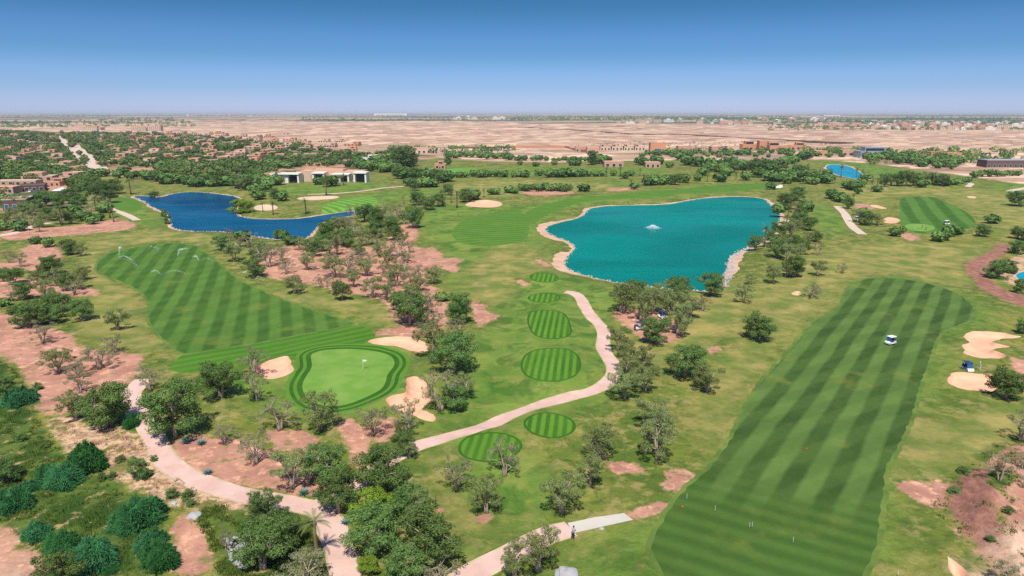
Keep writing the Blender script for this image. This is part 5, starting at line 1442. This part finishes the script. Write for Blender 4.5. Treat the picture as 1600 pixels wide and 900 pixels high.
# factory halls near the horizon
for (px0, px1, py, hp, lb) in [(586,636,180.2,2.6,'long white factory hall on the hazy horizon'),(1285,1310,181.5,1.6,'small white hall on the horizon past the woods')]:
    x, y, z, w, h = frame(px0, px1, py, hp); w = min(w, 900)
    mb = MB(); mb.box(-w/2, w/2, -40, 40, -2, h, 0); mb.box(-w/2-1, w/2+1, -41, 41, h+.05, h+2, 1); mb.box(-w*.4, w*.4, -40.5, -39.9, 2, h*.3, 2)
    o = mb.build('factory_hall', [M['wall_white'], M['roof_pale'], M['glass_dark']]); o.location = (x, y, z); tag(o, lb, 'factory')

# walls in the plain
def wall_line(pxs, hgt_m, mat, label, name='boundary_wall', th=.5):
    P = resample(unp_on(pxs, noise_only, 2), 25, False); Z = noiseh(P[:,0], P[:,1]); V, Fq = [], []
    for (x, y), z in zip(P, Z): V += [(x, y-th, z-2), (x, y-th, z+hgt_m), (x, y+th, z+hgt_m), (x, y+th, z-2)]
    for i in range(len(P)-1):
        a, b = 4*i, 4*i+4
        for k_ in range(3): Fq.append((a+k_, b+k_, b+k_+1, a+k_+1))
    o = mesh_obj(name, V, Fq, M[mat]); tag(o, label, 'wall')
wall_line([(795,199),(870,203),(1000,211),(1150,217),(1335,226)], 3.5, 'wall_brown', 'long thin dark wall crossing the desert plain')
wall_line([(800,231),(880,230.5),(902,236),(925,241)], 3.0, 'wall_orange', 'red perimeter wall around the pale field')
wall_line([(700,232),(800,231)], 2.2, 'wall_brown', 'low brown wall behind the walled field')

# ------------------------------------------------------------------ golf carts
def cart_proto(roofm, bodym):
    r = empty('golf_cart', (0,0,0))
    mb = MB(); prof = [(-1.15,.30),(-1.15,.72),(-.95,.80),(-.55,.80),(-.50,.42),(.35,.40),(.55,.62),(.70,.86),(1.05,.80),(1.22,.55),(1.2,.30)]
    n = len(prof); V = [(a, -.58, b) for a, b in prof]+[(a, .58, b) for a, b in prof]
    mb.add(V, [tuple(range(n)), tuple(range(2*n-1, n-1, -1))]+[(i, i+n, (i+1) % n+n, (i+1) % n) for i in range(n)]); mb.build('body', M[bodym], r)
    mb = MB(); mb.box(-.62, -.12, -.52, .52, .78, .92); mb.box(-.72, -.60, -.52, .52, .93, 1.28); mb.build('seat', M['navy'], r)
    mb = MB(); mb.box(-.95, .72, -.62, .62, 1.82, 1.90, taper=.05); mb.box(-.85, .62, -.54, .54, 1.902, 1.94, taper=.05); mb.build('roof', M[roofm], r)
    for sx, sx2 in ((-.88,-.92),(.78,.55)):
        for sy in (-.54,.54):
            mb = MB(); mb.tube([(sx, sy, .7),(sx2, sy, 1.83)], .025, 6); mb.build('roof_post', M['metal'], r)
    mb = MB(); mb.add([(.80,-.5,.88),(.80,.5,.88),(.60,.5,1.78),(.60,-.5,1.78),(.82,-.5,.88),(.82,.5,.88),(.62,.5,1.78),(.62,-.5,1.78)], [(0,1,2,3),(7,6,5,4),(0,4,5,1),(2,6,7,3),(1,5,6,2),(3,7,4,0)]); mb.build('windshield', M['glass_blue'], r)
    mb = MB(); mb.tube([(.62,-.25,.8),(.35,-.25,1.08)], .02, 5)
    mb.tube([(.35+.06*math.cos(a), -.25+.17*math.sin(a), 1.08+.14*math.cos(a)) for a in [i*math.pi/5 for i in range(11)]], .018, 5); mb.build('steering_wheel', M['black'], r)
    for sx in (-.78,.82):
        for sy in (-.55,.55):
            mb = MB(); mb.tube([(sx, sy-.1, .23),(sx, sy+.1, .23)], .23, 14); wv = mb.build('wheel', M['black'], r)
            mb = MB(); mb.tube([(sx, sy-.112, .23),(sx, sy+.112, .23)], .12, 10); mb.build('rim', M['silver'], wv)
    mb = MB()
    for sy in (-.25,.25):
        mb.tube([(-1.25, sy, .45),(-1.12, sy, 1.25)], [.15,.14], 8)
        for q in (-.05,.05): mb.tube([(-1.12, sy+q, 1.2),(-1.10, sy+q*1.4, 1.42)], .018, 4)
    mb.build('golf_bag', M['navy'], r)
    for sy in (-.4,.4):
        mb = MB(); mb.box(1.19, 1.24, sy-.09, sy+.09, .5, .6); mb.build('headlight', M['silver'], r)
    return r
ca = cart_proto('white','white'); cb = cart_proto('navy','white')
CG = [(1391,538,ca,math.radians(205),'white golf cart driving on the big striped fairway'),(1511,580,cb,math.radians(268),'golf cart with dark blue roof parked above the lower bunker'),
      (1479,351,ca,0,'white golf cart near the green with two golfers'),(1337,344,ca,2.8,'white golf cart on the short winding path'),(1034,497,cb,2.0,'dark roofed golf cart in the sandy picnic grove'),(999,515,cb,.3,'blue golf cart below the picnic grove trees')]
u = set()
for (px, py, pr_, rz, lb) in CG:
    o = pr_ if pr_ not in u else copy_tree(pr_); u.add(pr_)
    x, y, z = at(px, py); o.location = (x, y, z+.01); o.rotation_euler = (0,0,rz); tag(o, lb, 'golf cart', 'golf carts')

# ------------------------------------------------------------------ people
M['skin'] = plain('skin', (.45,.27,.19), .6, .3, .05, 5)
M['shirt_white'] = plain('white_shirt', (.75,.76,.78), .8, .2, .05, 5)
M['shirt_blue'] = plain('blue_shirt', (.12,.30,.60), .8, .2, .05, 5)
M['shirt_teal'] = plain('teal_shirt', (.30,.60,.62), .8, .2, .05, 5)
M['trousers'] = plain('dark_trousers', (.04,.05,.08), .8, .2, .05, 5)
M['trousers_l'] = plain('light_trousers', (.5,.6,.62), .8, .2, .05, 5)
M['hair'] = plain('dark_hair', (.03,.02,.015), .7, .2, .1, 9)
def skinned(name, joints, edges, rad, mat, parent, root=0, sub=1):
    me = bpy.data.meshes.new(name); me.from_pydata([tuple(j) for j in joints], edges, [])
    o = bpy.data.objects.new(name, me); COL.objects.link(o)
    sk = o.modifiers.new('s', 'SKIN'); 
    for i, v in enumerate(me.skin_vertices[0].data if me.skin_vertices else []): pass
    if not me.skin_vertices:
        bm = bmesh.new(); bm.from_mesh(me); bm.verts.layers.skin.verify(); bm.to_mesh(me); bm.free()
    for i, v in enumerate(me.skin_vertices[0].data):
        rr = rad[i]; v.radius = (rr, rr) if not hasattr(rr, '__len__') else rr; v.use_root = (i == root)
    sb = o.modifiers.new('b', 'SUBSURF'); sb.levels = sub; sb.render_levels = sub
    dg_ = bpy.context.evaluated_depsgraph_get(); dg_.update()
    nm = bpy.data.meshes.new_from_object(o.evaluated_get(dg_)); nm.name = name
    o.modifiers.clear(); o.data = nm; nm.materials.clear(); nm.materials.append(mat)
    nm.polygons.foreach_set('use_smooth', np.ones(len(nm.polygons), bool))
    o.parent = parent; return o
def person(px, py, rz, shirt, trou, label, club=False, bend=.12):
    x, y, z = at(px, py); r = empty('person', (x, y, z), rz)
    b = bend
    P = dict(pel=(0,0,.95), chest=(b*.9,0,1.35), neck=(b*1.2,0,1.50), head=(b*1.5,0,1.66), crown=(b*1.6,0,1.74),
             sl=(b*1.05,.19,1.43), sr=(b*1.05,-.19,1.43), el=(b+.12,.24,1.16), er=(b+.12,-.24,1.16), wl=(b+.32,.06,.98), wr=(b+.32,-.06,1.0), hl=(b+.38,.03,.94), hr=(b+.38,-.02,.96),
             hpl=(0,.10,.92), hpr=(0,-.10,.92), kl=(.05,.14,.50), kr=(.05,-.14,.50), al=(-.02,.16,.08), ar=(-.02,-.16,.08), tl=(.14,.18,.04), tr=(.14,-.18,.04))
    ks = list(P); J = [P[k_] for k_ in ks]; ix = {k_: i for i, k_ in enumerate(ks)}
    E = [(ix[a], ix[b_]) for a, b_ in [('pel','chest'),('chest','neck'),('neck','head'),('head','crown'),('chest','sl'),('chest','sr'),('sl','el'),('sr','er'),('el','wl'),('er','wr'),('wl','hl'),('wr','hr'),('pel','hpl'),('pel','hpr'),('hpl','kl'),('hpr','kr'),('kl','al'),('kr','ar'),('al','tl'),('ar','tr')]]
    Rd = dict(pel=.13, chest=(.13,.17), neck=.06, head=.105, crown=.075, sl=.065, sr=.065, el=.045, er=.045, wl=.032, wr=.032, hl=.035, hr=.035, hpl=.10, hpr=.10, kl=.06, kr=.06, al=.045, ar=.045, tl=.04, tr=.04)
    skinned('body', J, E, [Rd[k_] for k_ in ks], M['skin'], r)
    sj = [P[k_] for k_ in ('pel','chest','sl','sr','el','er')]; sj[4] = tuple((np.array(P['sl'])+np.array(P['el']))/2); sj[5] = tuple((np.array(P['sr'])+np.array(P['er']))/2)
    skinned('shirt', sj, [(0,1),(1,2),(1,3),(2,4),(3,5)], [.15,(.15,.19),.085,.085,.07,.07], M[shirt], r)
    skinned('trousers', [P[k_] for k_ in ('pel','hpl','hpr','kl','kr','al','ar')], [(0,1),(0,2),(1,3),(2,4),(3,5),(4,6)], [.145,.115,.115,.08,.08,.065,.065], M[trou], r)
    bm = bmesh.new(); bmesh.ops.create_uvsphere(bm, u_segments=12, v_segments=8, radius=.118)
    for v in bm.verts: v.co = Vector((v.co.x*1.05, v.co.y*.9, v.co.z*.8))+Vector((b*1.5-.02, 0, 1.74))
    me = bpy.data.meshes.new('hair'); bm.to_mesh(me); bm.free(); me.materials.append(M['hair' if shirt != 'shirt_teal' else 'white'])
    o = bpy.data.objects.new('hair' if shirt != 'shirt_teal' else 'cap', me); COL.objects.link(o); o.parent = r
    tag(r, label, 'person')
    if club:
        mb = MB(); mb.tube([(0,0,0),(-.55,.02,.98)], .014, 5); mb.box(-.04,.08,-.05,.05,-.02,.03)
        c = mb.build('golf_club', M['metal']); c.location = (x+math.cos(rz)*.98, y+math.sin(rz)*.98, z+.03); c.rotation_euler = (0,0,rz); tag(c, 'golf club held by the %s' % club, 'golf club')
person(1531,579,2.6,'shirt_teal','trousers_l','person in pale clothes and cap walking beside the parked cart')
person(1441,356,-.6,'shirt_white','trousers','person in white shirt standing on the far green', 'person in white on the far green')
person(1447,359,2.2,'shirt_blue','trousers','person in blue shirt bending on the far green', False, .3)
person(1428,359,.4,'shirt_white','trousers_l','person in light clothes at the near edge of the far green')
person(895,843,1.0,'shirt_blue','trousers','person in dark clothes beside the grey path slab')
person(1034,505,1.4,'shirt_white','trousers','person in pink-white clothes behind the cart in the picnic grove')

# ------------------------------------------------------------------ flags, poles, markers
def flag(px, py, hp, label, cloth=True, r=.03):
    x, y, z = at(px, py); h = hp*mscale(px, py)*1.05
    root = empty('golf_flag' if cloth else 'marker_pole', (x, y, z))
    mb = MB(); mb.tube([(0,0,-.1),(0,0,h)], r, 6); mb.build('pole', M['white'], root)
    if cloth:
        mb = MB(); V = []
        for i in range(6):
            u_ = i/5; yy = .06*math.sin(u_*6); V += [(r+u_*.75, yy, h), (r+u_*.75, yy+.02, h-.45+u_*.12)]
        mb.add(V, [(2*i, 2*i+2, 2*i+3, 2*i+1) for i in range(5)]); mb.build('flag_cloth', M['white'], root)
    mb = MB(); mb.tube([(0,0,-.02),(0,0,.015)], .12, 12); mb.build('cup_ring', M['black'], root)
    tag(root, label, 'flag' if cloth else 'pole')
flag(567.5,578,16,'white golf flag on the ringed putting green')
for (px, py, hp, lb) in [(1073,780,9,'short white pole at the lower tip of the big fairway'),(1117,799,10,'white pole just inside the big fairway'),(1171,824,9,'pale pole of the closer pair on the big fairway'),(1175,824,9,'pale pole beside its twin on the big fairway'),(1239,848,10,'white pole low on the middle of the big fairway'),(1251,487,9,'pale pole on the open meadow below the tiny bunker'),(1403,900,8,'dark thin pole at the lower end of the big fairway'),(841,602,7,'thin pole on the rim of the big round tee'),(121,418,9,'small white post at the left fairway rim')]:
    flag(px, py, hp, lb, False, .022)
for (px, py, lb) in [(1066,793,'red tee marker ball beside the short white pole'),(1260,702,'orange tee marker ball in the middle of the big fairway')]:
    x, y, z = at(px, py); bm = bmesh.new(); bmesh.ops.create_icosphere(bm, subdivisions=2, radius=.16)
    for v in bm.verts: v.co.z = max(v.co.z, -.09)+.09
    me = bpy.data.meshes.new('tee_marker'); bm.to_mesh(me); bm.free(); me.materials.append(M['red']); o = bpy.data.objects.new('tee_marker', me); COL.objects.link(o); o.location = (x, y, z); tag(o, lb, 'tee marker')
# boulders
for (px, py, s_, lb) in [(887,899,1.4,'flat grey boulder at the lower picture edge by the path'),(304,806,.9,'flat pale slab stone in the grass under the path curve'),(272,786,.5,'grey stone on the rubble strip'),(940,826,.3,'small stone on the verge under the grey slab')]:
    x, y, z = at(px, py); bm = bmesh.new(); bmesh.ops.create_icosphere(bm, subdivisions=3, radius=s_)
    for v in bm.verts:
        n_ = 1+.18*math.sin(v.co.x*4/s_+px)*math.cos(v.co.y*3/s_)+.1*math.sin(v.co.z*7/s_+v.co.x*5/s_)
        v.co = v.co*n_; v.co.z *= .35
    me = bpy.data.meshes.new('boulder'); bm.to_mesh(me); bm.free(); me.materials.append(M['gstone']); o = bpy.data.objects.new('boulder', me); COL.objects.link(o); o.location = (x, y, z+.05*s_); tag(o, lb, 'boulder')

# ------------------------------------------------------------------ fountain and sprinklers (water in the air)
def spray_material():
    m = NT('spray'); m.set('Base Color', (.86,.95,.97,1)); m.set('Roughness', .4); m.b.inputs['Alpha'].default_value = .6
    return m.m
M['spray'] = spray_material()
def droplets(mb_pts, size, rg):
    P = np.array(mb_pts); n = len(P); nr = rg.normal(size=(n,3)); nr /= np.linalg.norm(nr, axis=1)[:,None]
    return leaf_quads(P, nr, size, size*.7, rg)
rg = np.random.default_rng(31)
x, y = unp(1020, 356, WATER)
fr = empty('fountain', (x, y, WATER)); pts_ = []
for i in range(26):
    a = 2*math.pi*i/26
    for ring, R1, Hh in ((0, 1.7, 1.1), (1, 3.2, .55)):
        for k in range(34):
            t = k/33
            pts_.append((R1*t*math.cos(a)+rg.normal(0,.10), R1*t*math.sin(a)+rg.normal(0,.10), Hh*4*t*(1-t)*(.9 if ring else 1)+(1-t)*.2+rg.normal(0,.06)))
for _ in range(900): a = rg.uniform(0,6.28); q = rg.uniform(0,4.4)*rg.uniform(.6,1); pts_.append((q*math.cos(a), q*math.sin(a), abs(rg.normal(0,.08))))
V, Fq = droplets(pts_, .10, rg); mesh_obj('water_jet', V, Fq, M['spray'], fr)
mb = MB(); mb.tube([(0,0,-.3),(0,0,.25)], [.5,.3], 12); mb.build('nozzle', M['metal'], fr)
tag(fr, 'white fountain spraying in the middle of the turquoise lake', 'fountain')
for (px, py, ends, hh, lb) in [(186,404,[(214,418),(190,389)],2.2,'tallest sprinkler throwing two jets at the left fairway tip'),(240,389,[(248,392),(233,390)],1.2,'sprinkler on the upper rim of the left fairway'),(277,402,[(293,390),(285,391)],1.5,'sprinkler jet in the middle of the left fairway top'),
    (312,411,[(303,402),(334,408)],1.3,'sprinkler at the right top of the left fairway'),(252,432,[(236,427),(292,428)],1.5,'wide flat sprinkler crossing the stripes'),(400,437,[(378,427),(410,440)],1.4,'sprinkler at the fairway rim by the red soil'),(1198,365,[(1192,362),(1204,364)],.8,'faint spray near the turquoise lake far shore'),(1078,453,[(1072,452),(1084,451)],.6,'white foam spray in the lake corner beside the trees')]:
    x, y, z = at(px, py)
    if py == 453 or px == 1198: z = WATER; x, y = unp(px, py-3 if py == 453 else py, z)
    r = empty('sprinkler', (x, y, z)); pts_ = []
    for e in ends:
        ex, ey = unp(e[0], e[1], z); dx, dy = ex-x, ey-y; n = int(60+math.hypot(dx, dy)*26)
        for i in range(n):
            t = rg.uniform(0,1)**.8; sp = .05+.45*t*t
            pts_.append((dx*t+rg.normal(0,sp), dy*t+rg.normal(0,sp), hh*4*t*(1-t)*.9+.25*(1-t)+rg.normal(0,sp*.5)))
    V, Fq = droplets(pts_, .065, rg); mesh_obj('water_jet', V, Fq, M['spray'], r)
    mb = MB(); mb.tube([(0,0,-.1),(0,0,.3)], [.07,.05], 8); mb.build('head', M['black'], r)
    tag(r, lb, 'sprinkler')

# ------------------------------------------------------------------ air
mh = bpy.data.materials.new('air'); mh.use_nodes = True; nt = mh.node_tree
for n in list(nt.nodes):
    if n.type != 'OUTPUT_MATERIAL': nt.nodes.remove(n)
pv = nt.nodes.new('ShaderNodeVolumePrincipled'); pv.inputs['Color'].default_value = (.70,.82,.97,1)
pv.inputs['Density'].default_value = HAZE = 5.5e-5; pv.inputs['Anisotropy'].default_value = -.15
nt.links.new(pv.outputs[0], [n for n in nt.nodes if n.type == 'OUTPUT_MATERIAL'][0].inputs['Volume'])
mb = MB(); mb.box(-46000, 46000, -46000, 46000, -12, 56)
hb = mb.build('haze', mh); tag(hb, kind='stuff')

# ------------------------------------------------------------------ sky, sun, camera
w = bpy.data.worlds.new('World'); scn.world = w; w.use_nodes = True
nt = w.node_tree; bg = nt.nodes['Background']
sky = nt.nodes.new('ShaderNodeTexSky'); sky.sky_type = 'NISHITA'; sky.sun_disc = False
sky.sun_elevation = math.radians(SUN_EL); sky.sun_rotation = math.radians(SUN_AZ)
sky.altitude = 400; sky.air_density = 1.0; sky.dust_density = .35; sky.ozone_density = 1.3
tint = nt.nodes.new('ShaderNodeMix'); tint.data_type = 'RGBA'; tint.blend_type = 'MULTIPLY'; tint.inputs[0].default_value = 1
tc = nt.nodes.new('ShaderNodeTexCoord'); sx = nt.nodes.new('ShaderNodeSeparateXYZ'); cr = nt.nodes.new('ShaderNodeValToRGB')
nt.links.new(tc.outputs['Generated'], sx.inputs[0]); nt.links.new(sx.outputs[2], cr.inputs[0]); cr.color_ramp.interpolation = 'EASE'
for k_, (ps, cl) in enumerate([(0,(.43,.53,1.0)),(.04,(.30,.44,.80)),(.085,(.19,.36,.62)),(.15,(.11,.28,.44)),(.35,(.28,.4,.6)),(.6,(.47,.57,.75))]):
    e_ = cr.color_ramp.elements[k_] if k_ < 2 else cr.color_ramp.elements.new(ps)
    e_.position = ps; e_.color = (*cl, 1)
sc_ = nt.nodes.new('ShaderNodeVectorMath'); sc_.operation = 'SCALE'; sc_.inputs['Scale'].default_value = 1.95
nt.links.new(cr.outputs[0], sc_.inputs[0]); nt.links.new(sc_.outputs[0], tint.inputs[7])
nt.links.new(sky.outputs[0], tint.inputs[6]); nt.links.new(tint.outputs[2], bg.inputs['Color']); bg.inputs['Strength'].default_value = .065
sl = bpy.data.lights.new('sun', 'SUN'); sl.energy = 5.0; sl.angle = math.radians(.53); sl.color = (1, .94, .84)
so = bpy.data.objects.new('sun', sl); COL.objects.link(so)
el, az = math.radians(SUN_EL), math.radians(SUN_AZ)
dv_ = Vector((math.sin(az)*math.cos(el), math.cos(az)*math.cos(el), math.sin(el)))
so.rotation_euler = dv_.to_track_quat('Z', 'Y').to_euler()
cd = bpy.data.cameras.new('camera'); cd.sensor_width = 36; cd.lens = 36*F/1600; cd.clip_start = .5; cd.clip_end = 200000
co = bpy.data.objects.new('camera', cd); COL.objects.link(co); co.location = (0, 0, CAMZ)
co.rotation_euler = (math.pi/2-PITCH, 0, 0); scn.camera = co
scn.view_settings.view_transform = 'Standard'; scn.view_settings.look = 'None'
scn.view_settings.gamma = 1; scn.view_settings.use_curve_mapping = False; scn.view_settings.exposure = 0.22
scn.cycles.max_bounces = 5; scn.cycles.diffuse_bounces = 2; scn.cycles.glossy_bounces = 2; scn.cycles.transmission_bounces = 3
scn.cycles.transparent_max_bounces = 8; scn.cycles.volume_bounces = 0
scn.cycles.use_denoising = False
scn.cycles.sample_clamp_indirect = 4
